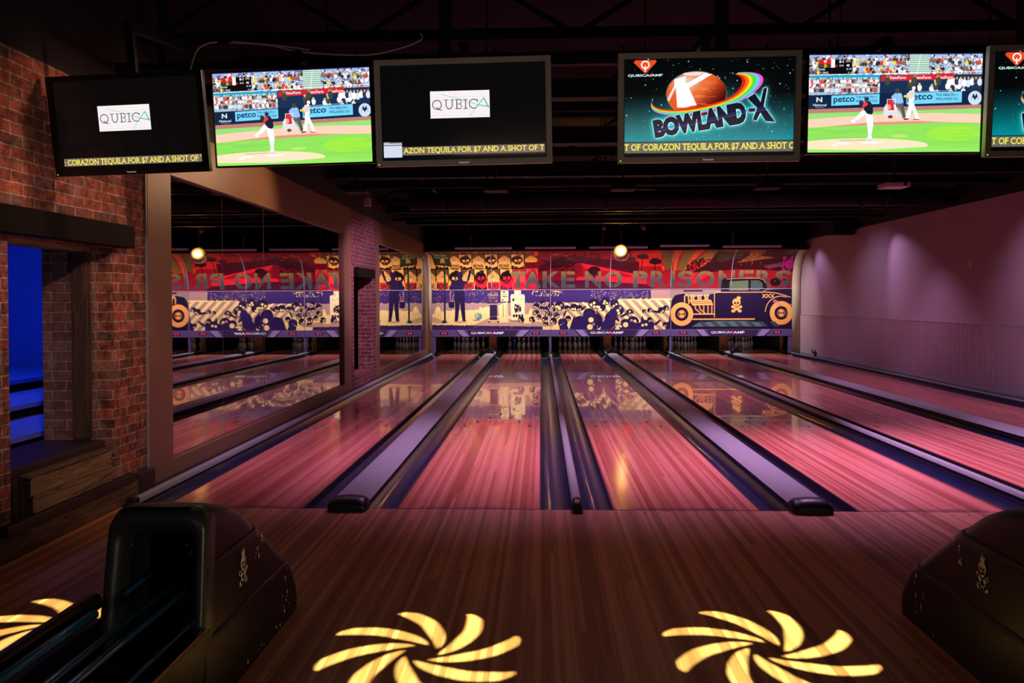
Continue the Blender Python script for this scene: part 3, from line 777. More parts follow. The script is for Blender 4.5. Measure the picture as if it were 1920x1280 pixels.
    # skull heads and pins tumbling
    def sk(cx, cy, q, a=0.0):
        A.ell(cx, cy, q, q * .95, INK)
        dx, dy = math.cos(a), math.sin(a)
        A.ell(cx + q * (.3 * dx - .36 * dy), cy + q * (.3 * dy + .36 * dx) * .9 + q * .18, q * .25, q * .25, CREAM)
        A.ell(cx + q * (.3 * dx + .36 * dy), cy + q * (.3 * dy - .36 * dx) * .9 + q * .18, q * .25, q * .25, CREAM)
        A.ell(cx + q * .6 * dx, cy + q * .6 * dy + q * .1, q * .09, q * .1, CREAM)
    for cx, cy, q, a in ((979, 599, 6, 2.6), (1000, 599, 6, 2.8), (1008, 574, 6, 2), (1018, 579, 5, 1.6), (1008, 587, 6, 2.4), (1020, 568, 5, 1), (1027, 580, 5.5, 2), (1013, 595, 5, 2), (1024, 599, 6, 2.5), (1031, 590, 7, 2.2), (1026, 607, 5, 2), (1040, 602, 7, 2.6),
                         (1036, 574, 6, .6), (1046, 592, 6, 1), (1052, 574, 9, 2.4), (1066, 578, 5.5, 1.2), (1079, 577, 7.5, 1.8), (1089, 578, 6, 1.4), (1068, 597, 5.5, 1.6), (1044, 582, 5, 1), (1058, 605, 9, 0), (1116, 570, 10, 2.2), (1130, 576, 9, 2.6), (1138, 566, 8, 1.5),
                         (1108, 590, 12, 1.2), (1118, 603, 15, 2.2), (1090, 604, 12, 1), (1155, 570, 8, 1), (1163, 582, 10, 2.4), (1184, 587, 7, 2.4), (1150, 597, 13, 1), (1176, 610, 12, 2.6), (1190, 604, 11, 0), (1211, 585, 4, .6), (1221, 583, 4.6, .4), (1206, 612, 8, 1.6), (1213, 606, 6, 1.2), (1221, 600, 5, 1), (1224, 609, 6, 1.4), (1243, 583, 6.5, .8), (1251, 579, 5.4, .4), (1256, 612, 6, 1.6), (1250, 609, 5, 1.4)):
        sk(cx, cy, q, a)
    for pts in ([(1085, 604), (1098, 590), (1110, 582), (1124, 600), (1122, 618), (1080, 618)], [(1128, 618), (1134, 602), (1150, 592), (1165, 600), (1156, 618)], [(1160, 618), (1166, 606), (1182, 600), (1196, 606), (1206, 618)],
                [(1142, 590), (1148, 580), (1158, 578), (1162, 596), (1146, 602)], [(1050, 600), (1060, 594), (1066, 610), (1070, 618), (1052, 618)], [(1070, 618), (1076, 600), (1080, 592), (1086, 604), (1084, 618)], [(1203, 618), (1205, 596), (1208, 594), (1212, 604), (1226, 604), (1230, 618)], [(1250, 618), (1254, 604), (1262, 602), (1264, 618)]):
        A.poly(pts, (44, 28, 84))
    for cx, cy, q, c in ((1111, 600, 5, CREAM), (1109, 613, 5.5, CREAM), (1116, 608, 2.4, MAUVE), (1176, 609, 5, CREAM), (1187, 601, 2.6, MAUVE), (1167, 612, 2.4, CREAM), (1208, 610, 2.6, CREAM), (1214.5, 609, 2.6, CREAM), (1162, 583, 2.6, CREAM), (1166, 578, 2.6, MAUVE), (1117, 569, 2.6, CREAM), (1123, 576, 2.6, CREAM), (1127, 581, 2.8, CREAM), (1137, 566, 2.2, CREAM), (1051, 578, 3, CREAM), (1055, 573, 2.6, MAUVE), (1077, 580, 1.8, CREAM), (1081, 579, 1.8, CREAM), (1184, 585, 1.7, CREAM), (1188, 590, 1.7, CREAM)):
        A.ell(cx, cy, q, q * .95, c)
    for (xa, ya), (xb, yb) in (((1063, 585), (1060, 592)), ((1122, 586), (1130, 596)), ((1168, 594), (1180, 588)), ((1100, 576), (1094, 581)), ((1228, 585), (1238, 586)), ((1240, 602), (1232, 608))):
        A.line([(xa, ya), (xb, yb)], 4.2, INK); A.line([(xa - 2, ya + 1.4), (xa + 2, ya + 1.4)], .5, CREAM)
    A.blobs(50, 1000, 572, 1060, 610, .3, 1.1, [CREAM], r); A.blobs(60, 1060, 566, 1260, 612, .2, .7, [INK], r)
    A.line([(1160, 592), (1168, 606), (1150, 616)], 1.0, (190, 150, 130))
    A.blobs(16, 1156, 600, 1166, 618, .6, 2.2, [CREAM], r)
    # hot rod
    OR = (250, 178, 92); DK = (30, 16, 50)
    A.poly([(1256, 608), (1262, 566), (1266, 556), (1284, 553), (1300, 560), (1340, 552), (1486, 544), (1486, 618), (1262, 618)], DK)
    A.poly([(1262, 544), (1340, 544), (1340, 553), (1318, 557), (1300, 556), (1283, 552), (1270, 554), (1264, 562)], (150, 130, 118)); A.rect(1284, 546, 1320, 549, (44, 30, 70)); 
    A.poly([(1268, 556), (1276, 552.5), (1286, 552.5), (1284, 566), (1268, 566)], DK); A.line([(1272, 554), (1281, 552.6)], .6, OR)
    A.poly([(1354, 544), (1440, 544), (1436, 550), (1354, 550)], DK); A.rect(1370, 544, 1405, 547, (128, 140, 84)); A.rect(1409.5, 544, 1426, 547, (90, 110, 90))
    A.line([(1432, 549), (1437, 547), (1440, 544)], .7, OR)
    # wheels
    def wheel(cx, cy):
        A.ell(cx, cy, 22, 22, DK); A.ell(cx, cy, 21.3, 21.6, OR); A.ell(cx, cy, 12.4, 12.4, DK); A.ell(cx, cy, 7.6, 7.6, OR)
        A.ring(cx, cy, 6.8, .6, DK); A.line([(cx - 5, cy), (cx + 5, cy)], 1.6, DK); A.line([(cx - 5, cy - 2.6), (cx - 5, cy + 2.6)], 1.4, DK); A.line([(cx + 5, cy - 2.6), (cx + 5, cy + 2.6)], 1.4, DK)
    wheel(1281, 590)
    A.ring(1465.5, 587, 29, 1.6, OR, 182, 290); wheel(1466, 588.5)
    A.ell(1458, 570, 9, 4, (226, 150, 110), .6, al=.7); A.rect(1476, 572, 1486, 600, (252, 190, 96), al=.5)
    # engine
    A.line([(1286.5, 567), (1286.5, 558), (1289, 555), (1293, 556), (1294.5, 570)], 2.4, OR); A.line([(1290.5, 558), (1291, 567)], 1.2, DK)
    for x in (1300, 1313, 1326):
        A.rect(x - 4, 554.5, x + 1.4, 557.5, OR); A.rect(x + 2.2, 554.5, x + 6, 557.5, (240, 190, 140)); A.rect(x - 2.6, 557.5, x + 1.0, 564, OR); A.rect(x + 2.2, 558, x + 4.6, 564, (240, 190, 140))
    A.poly([(1295, 564), (1335.5, 564), (1340, 573.5), (1301, 574.5)], OR); A.line([(1300, 567), (1334, 567)], .8, DK); A.line([(1301, 570), (1336, 570)], .8, DK)
    for x in (1306, 1314, 1322, 1330, 1337):
        if x < 1318: A.line([(x, 574), (x + 1, 581), (x + 10, 588)], 2.4, OR); A.line([(x, 574), (x + 1, 581), (x + 10, 588)], .5, DK)
        else: A.line([(x, 574), (x, 588)], 2.6, OR); A.line([(x, 574), (x, 588)], .5, DK)
    A.line([(1302, 590), (1342, 590)], 2.6, OR); A.line([(1302, 599.5), (1416, 599.5)], 2.6, OR)
    # body outline
    A.line([(1342, 596), (1342, 553), (1345, 550.4), (1438, 550.4), (1455, 552), (1468, 555), (1483, 560)], 1.5, OR)
    A.text('XXX', 1430, 554, 1454, 561, OR, .03)
    skull(A, 1383, 568.5, 7.6, OR, DK, crown=False, bones=False)
    A.poly([(1384, 562), (1384, 557), (1386, 559.5), (1388, 556), (1389, 560), (1392, 559), (1389, 565)], OR)
    for q in ((1376, 577), (1391, 577)): A.ell(q[0], q[1], 2.8, 2.6, OR)
    A.line([(1376, 577), (1389, 584)], 3.6, OR); A.line([(1391, 577), (1378, 584)], 3.6, OR); A.ell(1377, 584.6, 3.8, 2.8, OR); A.ell(1389, 584.6, 3.8, 2.8, OR)
    # green underglow shape
    A.poly([(1300, 613), (1312, 606), (1345, 603), (1400, 603), (1432, 606), (1442, 613)], (86, 118, 100))
    for x in range(1306, 1440, 22): A.poly([(x + 6, 604), (x + 16, 604), (x + 26, 613), (x + 16, 613)], (58, 74, 92))
    return A.grid()

# ---------- screen pictures
TICK = (250, 238, 110)
def paint_logo_screen(body, lead, painted_reflection=False, clipped=False):
    A = Art(0, 0, 320, 180, 2.0, (9, 8, 8), 2)
    A.rect(8, 160, 318, 176, (120, 108, 98))
    serif_text(A, body, 8 + lead, 161.6, 317, 176.5 if clipped else 174.4, (150, 110, 30), .07, .20, .05)
    serif_text(A, body, 8 + lead, 161.6, 317, 176.5 if clipped else 174.4, TICK, .045, .17, .015)
    if clipped: A.rect(0, 176, 320, 180, (6, 5, 5))
    A.rect(96, 54, 212, 106, (252, 246, 246))
    for i in range(1, 23): A.line([(96 + i * 5.1, 54), (96 + i * 5.1, 106)], .35, (226, 206, 206))
    for i in range(1, 9): A.line([(96, 54 + i * 5.9), (212, 54 + i * 5.9)], .35, (226, 206, 206))
    V = (26, 16, 60)
    A.ring(109, 80, 8.6, 1.5, V, ry=8.6); A.line([(108, 85), (112, 89), (118, 90.5)], 1.4, V)
    A.line([(123, 71), (131, 71)], 1.1, V); A.line([(136, 71), (142, 71)], 1.0, V); A.line([(127, 71), (127, 83), (130, 88), (136, 88), (139, 83), (139, 71)], 1.4, V)
    A.line([(145, 71), (154, 71), (157, 74), (156, 78), (153, 79.5), (157, 82), (157, 86), (154, 88.4), (145, 88.4)], 1.2, V); A.line([(148, 71), (148, 88)], 1.4, V); A.line([(148, 79.5), (154, 79.5)], .9, V)
    A.line([(161, 71), (169, 71)], 1.1, V); A.line([(161, 88.4), (169, 88.4)], 1.1, V); A.line([(165, 71), (165, 88)], 1.5, V)
    A.ring(181, 79.6, 8.6, 1.5, V, 35, 325); A.line([(188, 71), (188.6, 76)], 1.0, V)
    TQ = (60, 196, 186)
    A.line([(117, 60), (150, 69)], .7, TQ); A.line([(150, 69), (190, 82)], 1.0, TQ); A.line([(190, 82), (210, 86)], 1.8, TQ)
    A.line([(210, 87), (201, 69)], 2.2, TQ); A.line([(201, 69), (188, 84)], 1.6, TQ); A.line([(188, 84), (173, 103)], .7, TQ)
    if painted_reflection:  # bright reflection in the glass, painted into the screen picture
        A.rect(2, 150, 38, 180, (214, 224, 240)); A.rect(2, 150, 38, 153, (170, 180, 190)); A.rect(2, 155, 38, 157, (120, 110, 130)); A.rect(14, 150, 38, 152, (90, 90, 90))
    return A.grid()

def paint_space():
    A = Art(0, 0, 320, 188, 2.0, (0, 0, 0), 2)
    X, Y = np.meshgrid((np.arange(A.W) + .5) / A.k, (np.arange(A.H) + .5) / A.k)
    t = np.clip((Y - 70) / 110, 0, 1)[..., None]
    A.a[:] = (np.array([4, 6, 8]) * (1 - t) + np.array([0, 168, 178]) * t) / 255
    g = np.exp(-(((X - 150) / 75) ** 2 + ((Y - 108 - (X - 150) * -.18) / 40) ** 2))[..., None]
    A.a[:] = A.a * (1 - g * .55) + np.array([70, 210, 205]) / 255 * g * .55
    r = random.Random(5)
    for _ in range(170):
        q = r.choice([.35, .4, .5, .7, 1.1]); A.ell(r.uniform(3, 317), r.uniform(3, 164), q, q, (220, 235, 235) if r.random() < .7 else (120, 190, 190))
    # glow behind the words
    fx = lambda x, y: (x, y - (x - 56) * .28)
    for k in range(0):
        al = .10
        A.poly([(40 - k * 1.6 + 0, 112 - k), (230, 58 - k * 1.5), (286 + k * 1.6, 60 - k), (290 + k * 1.6, 134 + k), (160, 158 + k), (62 - k * 1.6, 172 + k * .8)][:0] or
               [(52 - 9 + k, 126 - 9 + k), (255, 76 - 9 + k), (276 + 9 - k, 60), (292 + 12 - k, 138 + 8 - k), (200, 152 + 9 - k), (66, 170 + 7 - k), (56 - 9 + k, 160)], (160, 255, 250), al)
    # planet
    A.ell(136, 72, 58, 45, (60, 200, 190), .05, al=.35); A.ell(136, 72, 56.5, 43.5, (230, 86, 30))
    w = A.win(78, 26, 194, 118)
    PX, PY = w[4], w[5]; d = ((PX - 136) / 56.5) ** 2 + ((PY - 72) / 43.5) ** 2
    sh = np.clip(((PX - 146) * .95 + (PY - 68) * .9) / 48, 0, 1)[..., None]
    hi = np.exp(-(((PX - 118) / 26) ** 2 + ((PY - 48) / 20) ** 2))[..., None]
    C = np.array([236, 92, 34]) * (1 - sh) + np.array([84, 6, 8]) * sh
    C = C * (1 - hi * .8) + np.array([255, 226, 200]) * hi * .8
    A.put(w, d <= 1, C)
    for _ in range(46):
        y = r.uniform(40, 105); x = r.uniform(84, 160); A.line([(x, y), (x + r.uniform(8, 26), y + r.uniform(-.6, .6))], .8, (255, 190, 140), al=.45)
    A.ell(134, 33, 24, 3.6, (255, 236, 226), al=.9)
    A.poly([(94, 42), (116, 36), (112, 92), (132, 94), (116, 98), (100, 98), (97, 60), (84, 86), (81, 82), (94, 56)], (255, 255, 255))
    A.poly([(112, 52), (148, 33), (166, 34), (122, 60), (137, 94), (104, 98), (108, 60)], (255, 255, 255))
    A.line([(94, 42), (116, 36)], .6, (60, 30, 120)); A.line([(118, 50), (148, 33)], .6, (60, 30, 120)); A.line([(82, 84), (96, 60)], .6, (60, 30, 120))
    # rainbow ring, in front of the planet
    cols = [(226, 30, 20), (250, 110, 20), (255, 226, 40), (90, 226, 60), (80, 220, 240), (246, 90, 220)]
    def bez(p0, p1, p2, p3, n=36):
        o = []
        for i in range(n + 1):
            t_ = i / n; u = 1 - t_
            o.append((u**3 * p0[0] + 3 * u * u * t_ * p1[0] + 3 * u * t_ * t_ * p2[0] + t_**3 * p3[0], u**3 * p0[1] + 3 * u * u * t_ * p1[1] + 3 * u * t_ * t_ * p2[1] + t_**3 * p3[1]))
        return o
    out = bez((54, 82), (30, 122), (130, 120), (200, 96)) + bez((200, 96), (252, 78), (300, 26), (214, 32))
    inn = bez((54, 78), (36, 112), (130, 106), (190, 84)) + bez((190, 84), (222, 70), (232, 40), (208, 36))
    n = 6
    for k in range(n):
        f0, f1 = k / n, (k + 1) / n
        a_ = [(i[0] + (o[0] - i[0]) * f0, i[1] + (o[1] - i[1]) * f0) for i, o in zip(inn, out)]
        b_ = [(i[0] + (o[0] - i[0]) * f1, i[1] + (o[1] - i[1]) * f1) for i, o in zip(inn, out)]
        for j in range(len(a_) - 1): A.poly([a_[j], a_[j + 1], b_[j + 1], b_[j]], cols[k])
    A.line(out[:-14], 1.0, (150, 90, 190), al=.7)
    # words, italic, climbing to the right
    def fn(x, y):
        t_ = (x - 56) / 222; hh = 36 + t_ * 10
        yy = (y - 0.5) * hh
        return (x - (.5 - y) * 6, 140 - t_ * 40 + yy)
    M = A.tmask('BOWLAND', 56, 0, 230, 1, .09, fn=fn); A2 = Art(0, 0, 320, 188, 2.0, (0, 0, 0), 2)
    A2.a[M] = 1; A2.poly([(232, 82), (246, 73), (257, 90), (262, 64), (269, 61), (263, 98), (285, 129), (267, 127), (257, 110), (250, 126), (243, 124), (251, 101)], (255, 255, 255)); A2.rect(235, 101, 246, 109, (255, 255, 255))
    G = A2.a[..., 0]
    def box(a, r_):
        for ax in (0, 1):
            c_ = np.cumsum(np.pad(a, [(r_ + 1, r_) if q == ax else (0, 0) for q in (0, 1)], mode='edge'), ax)
            n_ = a.shape[ax]; a = (np.take(c_, np.arange(2 * r_ + 1, 2 * r_ + 1 + n_), ax) - np.take(c_, np.arange(0, n_), ax)) / (2 * r_ + 1)
        return a
    Gw = box(box(box(G, 22), 22), 14); Gn = box(box(G, 8), 8)
    Gw = np.clip(Gw * 2.2, 0, 1)[..., None]; Gn = np.clip(Gn * 1.7, 0, 1)[..., None]
    pm = (((X - 136) / 56.5) ** 2 + ((Y - 72) / 43.5) ** 2 > 1)[..., None]
    A.a = A.a * (1 - Gw * .8 * pm) + np.array([60, 220, 222]) / 255 * Gw * .8 * pm
    A.a = A.a * (1 - Gn * .8 * pm) + np.array([222, 255, 255]) / 255 * Gn * .8 * pm
    for dx, dy, c in ((-1.2, -1, (150, 236, 240)), (1.2, 1.0, (240, 255, 255)), (0, 0, (14, 14, 44))):
        A.text('BOWLAND', 56 + dx, 0, 230 + dx, 1, c, .075, fn=lambda x, y: (fn(x, y)[0], fn(x, y)[1] + dy))
        A.rect(235 + dx, 101.5 + dy, 247 + dx, 108.5 + dy, c)
        A.poly([(a + dx, b + dy) for a, b in ((232, 82), (246, 73), (257, 90), (262, 64), (269, 61), (263, 98), (285, 129), (267, 127), (257, 110), (250, 126), (243, 124), (251, 101))], c)
    A.line([(60, 141), (150, 124), (230, 106), (276, 100)], 2.2, (70, 74, 170), al=.45); A.line([(60, 145), (150, 128), (230, 110), (276, 104)], .9, (150, 160, 230), al=.6)
    # corner emblem
    A.poly([(20, 5), (59, 5), (60, 9), (41, 30), (38, 30), (17, 9)], (240, 78, 36)); A.ring(39, 14, 7, 2.6, (255, 255, 255)); A.line([(39, 17), (39, 26)], 2.6, (255, 255, 255))
    A.text('QUBICA/AMF', 6, 32, 72, 37.5, (190, 240, 235), .04); A.line([(48, 37), (53, 32)], 1.6, (230, 70, 40))
    A.rect(0, 165, 320, 187, (104, 104, 96)); A.rect(0, 164, 320, 166, (20, 50, 54)); A.rect(0, 186.4, 320, 188, (2, 4, 6))
    body = 'T OF CORAZON TEQUILA FOR $7 AND A SHOT O'
    serif_text(A, body, 0, 168.4, 323, 184, (150, 130, 20), .07, .18, .05); serif_text(A, body, 0, 168.4, 323, 184, TICK, .045, .16, .015)
    return A.grid()

def paint_ball_game():
    A = Art(0, 0, 320, 182, 2.0, (150, 200, 60), 2)
    r = random.Random(9)
    X, Y = np.meshgrid((np.arange(A.W) + .5) / A.k, (np.arange(A.H) + .5) / A.k)
    # stands
    A.rect(0, 0, 320, 74, (150, 176, 206))
    A.blobs(500, 0, 0, 320, 74, .8, 2.6, [(40, 40, 56), (90, 110, 150), (120, 90, 80), (230, 232, 240)], r)
    for row in range(7):
        y = 4 + row * 6.4
        for i in range(52):
            x = i * 6.3 + r.uniform(-2.2, 2.2) + (row % 2) * 3; y += r.uniform(-.8, .8)
            if r.random() < .14: continue
            if 187 < x < 225 and y < 36: continue
            shirt = r.choice([(244, 244, 250), (232, 236, 246), (214, 224, 240), (180, 196, 220), (60, 58, 70), (36, 34, 44), (250, 206, 60), (120, 100, 90), (210, 60, 60), (150, 176, 220)])
            A.ell(x, y + 4.6, r.uniform(2.6, 4.0), r.uniform(3, 4.4), shirt); A.ell(x + r.uniform(-1, 1), y, 1.25, 1.5, r.choice([(196, 146, 116), (150, 104, 80), (220, 176, 146)])); A.ell(x, y - 1.1, 1.3, .8, r.choice([(244, 244, 244), (60, 50, 50), (210, 180, 90), (40, 40, 60), (90, 60, 50)]))
    A.rect(186, 0, 222, 38, (150, 184, 170))
    for y in range(2, 38, 4): A.line([(187, y), (221, y)], 1.3, (206, 226, 214)); A.line([(187, y + 1.6), (221, y + 1.6)], .8, (96, 130, 120))
    A.line([(206, 0), (200, 38)], .8, (240, 244, 244))
    A.rect(0, 38, 140, 47, (40, 150, 190)); A.line([(0, 38), (134, 36), (320, 33)], 1.0, (240, 244, 248))
    for row in range(3):
        for i in range(27):
            x = 2 + i * 5.0 + r.uniform(-1.2, 1.2); y = 45 + row * 8
            A.ell(x, y + 5, 3.2, 4.0, r.choice([(240, 242, 248), (230, 234, 244), (60, 56, 66), (200, 214, 236), (214, 80, 80), (180, 196, 220), (130, 120, 120)])); A.ell(x, y, 1.5, 1.8, (200, 150, 120)); A.ell(x, y - 1.2, 1.7, .9, r.choice([(244, 244, 240), (80, 60, 50), (220, 190, 110)]))
    A.rect(132, 38, 320, 76, (22, 44, 76)); A.poly([(134, 40), (268, 36), (268, 47), (134, 50)], (188, 36, 48))
    for x in (150, 196, 236): A.text('StateFarm', x, 40.5, x + 30, 46, (240, 220, 224), .02)
    for i in range(15):
        x = r.choice([r.uniform(180, 246), r.uniform(256, 318)]); y = r.uniform(48, 66)
        A.ell(x, y + 6, 4.6, 6, r.choice([(244, 246, 250), (214, 222, 236), (60, 66, 60)])); A.ell(x, y, 2, 2.4, (206, 160, 130)); A.ell(x, y - 1.6, 2.2, 1.2, (210, 190, 150))
    for x in (146, 196, 240): A.ell(x, 50, 5, 8, (60, 66, 54)); A.ell(x, 41, 2.4, 2.8, (150, 110, 84))
    for i in range(9): A.ell(260 + i * 7, 52 + r.uniform(-2, 4), 4.6, 7, r.choice([(236, 240, 246), (200, 210, 230), (50, 50, 60)])); A.ell(260 + i * 7, 45, 2, 2.4, (200, 150, 120))
    # wall boards
    A.poly([(0, 75), (320, 68), (320, 94), (0, 101)], (14, 34, 62))
    A.poly([(43, 76), (132, 73.5), (132, 92), (43, 95)], (108, 196, 226)); A.poly([(182, 72), (284, 69.5), (284, 90), (182, 93)], (108, 196, 226))
    A.line([(6, 74.6), (120, 72)], .8, (190, 190, 190)); A.line([(190, 70), (260, 68)], .8, (190, 190, 190))
    N = (16, 44, 96)
    A.text('petco', 47, 78.5, 86, 92.5, N, .02, fn=lambda x, y: (x, y - (x - 47) * .03)); A.text('THE HEALTH +', 88, 77, 127, 81.5, N, .01); A.text('WELLNESS CO.', 88, 84, 129, 88.5, N, .01)
    A.text('petco', 184, 75, 230, 89, N, .02, fn=lambda x, y: (x, y - (x - 184) * .03)); A.text('THE HEALTH +', 236, 73.6, 276, 78, N, .01); A.text('WELLNESS CO.', 236, 81, 278, 85.5, N, .01)
    A.text('National', 9, 91, 34, 95.6, (214, 224, 232), .01); A.text('N', 15, 79, 26, 88, (200, 220, 226), .03); A.line([(13, 98), (30, 97.6)], .7, (130, 150, 170))
    A.ell(308, 82, 12.4, 13, (186, 206, 224)); A.poly([(300, 88), (305, 73), (308, 79), (311, 73), (316, 88), (312.4, 80), (310, 83), (308, 86), (306, 83), (303.6, 80)], (20, 30, 60))
    # field
    A.poly([(0, 101), (320, 94), (320, 102), (0, 109)], (176, 116, 104))
    w = (Y >= 101 - X * .02) & (Y > 100)
    A.poly([(0, 109), (320, 101), (320, 112), (0, 120)], (138, 206, 110))
    A.poly([(0, 120), (60, 116), (160, 110), (240, 109.5), (320, 112), (320, 128), (240, 126), (120, 131), (60, 132), (0, 136)], (236, 192, 168))
    A.poly([(40, 133), (120, 126), (200, 124), (270, 127), (180, 130), (90, 134)], (206, 138, 120))
    A.poly([(0, 136), (60, 133), (120, 131.5), (200, 129), (240, 127), (320, 129), (320, 182), (0, 182)], (132, 208, 84))
    for i in range(36):
        A.ell(r.uniform(0, 320), r.uniform(136, 178), r.uniform(20, 50), r.uniform(1.5, 4), r.choice([(126, 200, 76), (146, 216, 84), (156, 222, 60), (120, 196, 84)]), al=.35)
    A.ell(270, 148, 50, 14, (166, 226, 36), al=.4)
    A.ell(100, 169, 124, 13, (246, 210, 178)); A.rect(0, 172, 70, 178, (246, 210, 178)); A.poly([(0, 176), (120, 178), (220, 172), (320, 176), (320, 182), (0, 182)], (140, 214, 90))
    A.ell(66, 165, 14, 2, (250, 236, 226)); A.ell(120, 164, 22, 2, (250, 232, 220)); A.ell(51, 169, 6, 1.6, (255, 250, 246)); A.ell(170, 152, 16, 3, (196, 216, 110), al=.6)
    # score box
    A.rect(19, 9, 80, 31, (10, 8, 12)); A.rect(18, 9, 41, 17, (206, 28, 38)); A.rect(18, 17, 41, 24, (70, 56, 50)); A.rect(41, 9, 48, 24, (236, 236, 236)); A.text('W', 27, 10, 33, 16, (250, 240, 240), .03); A.text('SD', 28, 18, 33, 24, (250, 206, 30), .03)
    A.text('0-1', 56, 10.4, 64, 15.6, (250, 250, 250), .03); A.ring(58, 20.5, 1.3, .6, (240, 240, 240)); A.ring(62.4, 20.5, 1.3, .6, (240, 240, 240)); A.text('48', 69, 18, 75, 22.4, (240, 240, 240), .02); A.rect(49, 19, 52, 23, (200, 30, 30))
    for q in ((70, 12.6), (75, 12.6), (72.5, 10)): A.line([(q[0] - 2, q[1]), (q[0], q[1] - 2), (q[0] + 2, q[1]), (q[0], q[1] + 2), (q[0] - 2, q[1])], .5, (230, 230, 230))
    A.text('GORE', 20, 25.6, 30, 29, (240, 240, 240), .02); A.text('P: 77', 70, 25.4, 79, 28.6, (240, 240, 240), .02); A.rect(20, 31, 80, 36, (10, 8, 12)); A.text('7. CRUZ', 21, 31.8, 36, 35, (240, 240, 240), .02); A.text('1-1', 73, 31.8, 79, 35, (240, 240, 240), .02)
    # umpire, catcher, batter, pitcher
    A.poly([(155, 76), (163, 70), (172, 72), (176, 88), (178, 108), (182, 119), (176, 119), (170, 100), (163, 99), (154, 88)], (90, 92, 104)); A.poly([(154, 78), (163, 71), (173, 73), (177, 90), (168, 92), (156, 88)], (134, 178, 226)); A.ell(165, 68, 4, 5, (70, 60, 50)); A.poly([(170, 94), (176, 92), (182, 116), (178, 117)], (78, 80, 92))
    A.poly([(140, 100), (145, 92), (158, 91), (165, 99), (170, 112), (165, 117), (156, 112), (150, 112), (146, 118), (140, 112)], (206, 206, 214)); A.poly([(147, 92), (158, 91), (160, 104), (148, 105)], (196, 34, 44)); A.ell(152.5, 88, 5, 4.8, (214, 36, 40)); A.ell(150, 98, 4, 5, (226, 150, 120)); A.ell(153, 116, 4.6, 3, (100, 60, 60))
    A.line([(146.5, 83.5), (162, 83), (162, 104), (146.5, 104.6), (146.5, 83.5)], .9, (236, 232, 226))
    A.poly([(183, 76), (188, 67), (196, 66), (197, 84), (194, 86), (199, 100), (207, 120), (201, 121), (193, 102), (188, 119), (181, 119), (186, 98), (186, 84)], (246, 244, 250)); A.poly([(184, 74), (190, 68), (197, 70), (196, 80), (186, 84)], (212, 196, 190)); A.ell(189, 64, 3.8, 4, (60, 50, 50)); A.ell(195, 63, 3.4, 3.4, (244, 244, 250)); A.rect(177, 76, 185, 80, (250, 206, 30)); A.line([(186, 120), (179, 121)], 2.4, (40, 30, 30)); A.line([(196, 121), (206, 121.4)], 1.6, (90, 60, 60)); A.line([(200, 56), (202, 70)], 1.6, (20, 20, 30))
    P = (226, 230, 242)
    A.poly([(104, 104), (110, 92), (116, 102), (120, 112), (122, 130), (119, 150), (121, 158), (114, 160), (110, 159), (113, 150), (111, 134), (108, 118)], P); A.poly([(108, 101), (100, 104), (90, 116), (82, 123), (86, 124), (96, 120), (106, 112)], P); A.ell(84, 124.6, 5, 2.4, P, .5)
    A.poly([(104, 96), (106, 88), (114, 87), (120, 94), (121, 108), (118, 112), (110, 110), (104, 103)], (26, 26, 50)); A.poly([(100, 90), (106, 88), (112, 92), (106, 97), (101, 98)], (232, 58, 54)); A.ell(98.6, 90.6, 4.2, 5.4, (46, 40, 60)); A.ell(108.5, 84, 3.4, 4, (60, 50, 60)); A.ell(108, 81.6, 3.8, 2, (26, 26, 50)); A.ell(116, 158.6, 5.6, 1.8, (190, 196, 226)); A.line([(60, 160), (108, 159)], 1.0, (150, 120, 110))
    A.rect(0, 0, 320, 1.0, (70, 60, 200))
    return A.grid()
# ------------------------------------------------------------------ materials
LW, G1, G2 = 1.054, 0.551, 0.718
lanes = []            # (left, right)
xl = -G1 / 2 - LW - G2 - LW
for gap in (G2, G1, G2, G1, G2, 0):
    lanes.append((xl, xl + LW)); xl += LW + gap
XL, XR = -3.48, 7.0     # wall faces
YM = 16.2               # masking face
YP = 18.29              # head pin
board_mat('lane_wood', (0.46, 0.125, 0.085), (0.60, 0.185, 0.13), (0.80, 0.29, 0.22), 0.0264, 0.20, 0.52, 0.018, length=9.0, grain=.5, spec=.28, worn=.13)
board_mat('approach_wood', (0.32, 0.105, 0.048), (0.45, 0.16, 0.078), (0.68, 0.28, 0.15), 0.0264, 0.45, 0.25, 0.25, length=7.0)
brick_mat('brick', (0.44, 0.115, 0.06), (0.10, 0.036, 0.03), (0.52, 0.42, 0.38), dirt=.22)
brick_mat('jamb_brick', (0.20, 0.09, 0.085), (0.12, 0.065, 0.065), (0.34, 0.30, 0.29), dirt=0.6)
brick_mat('pier_brick', (0.24, 0.055, 0.05), (0.15, 0.045, 0.05), (0.50, 0.40, 0.40))
old_wood('old_beam', (0.02, 0.012, 0.008), (0.11, 0.06, 0.03), 'Z')
old_wood('plank_wood', (0.07, 0.04, 0.018), (0.46, 0.29, 0.13), 'Y')
old_wood('skirting_wood', (0.03, 0.016, 0.008), (0.24, 0.135, 0.06), 'Y')
old_wood('dark_wood', (0.010, 0.006, 0.005), (0.05, 0.022, 0.014), 'Y', 0.5)
old_wood('kickback_wood', (0.30, 0.12, 0.04), (0.62, 0.30, 0.10), 'Z', 0.5)
mat('black_lintel', (0.004, 0.003, 0.003), 0.7, noise=(8, .3), spec=.12)
mat('frame_brown', (0.22, 0.125, 0.075), 0.42, noise=(3, .12), bump=(160, .12))
mat('mirror', (0.54, 0.51, 0.51), 0.015, 1.0)
mat('mirror_edge', (0.35, 0.42, 0.36), 0.2, 0.6)
mat('wall_paint', (0.50, 0.40, 0.44), 0.7, noise=(2.0, .06), bump=(220, .10))
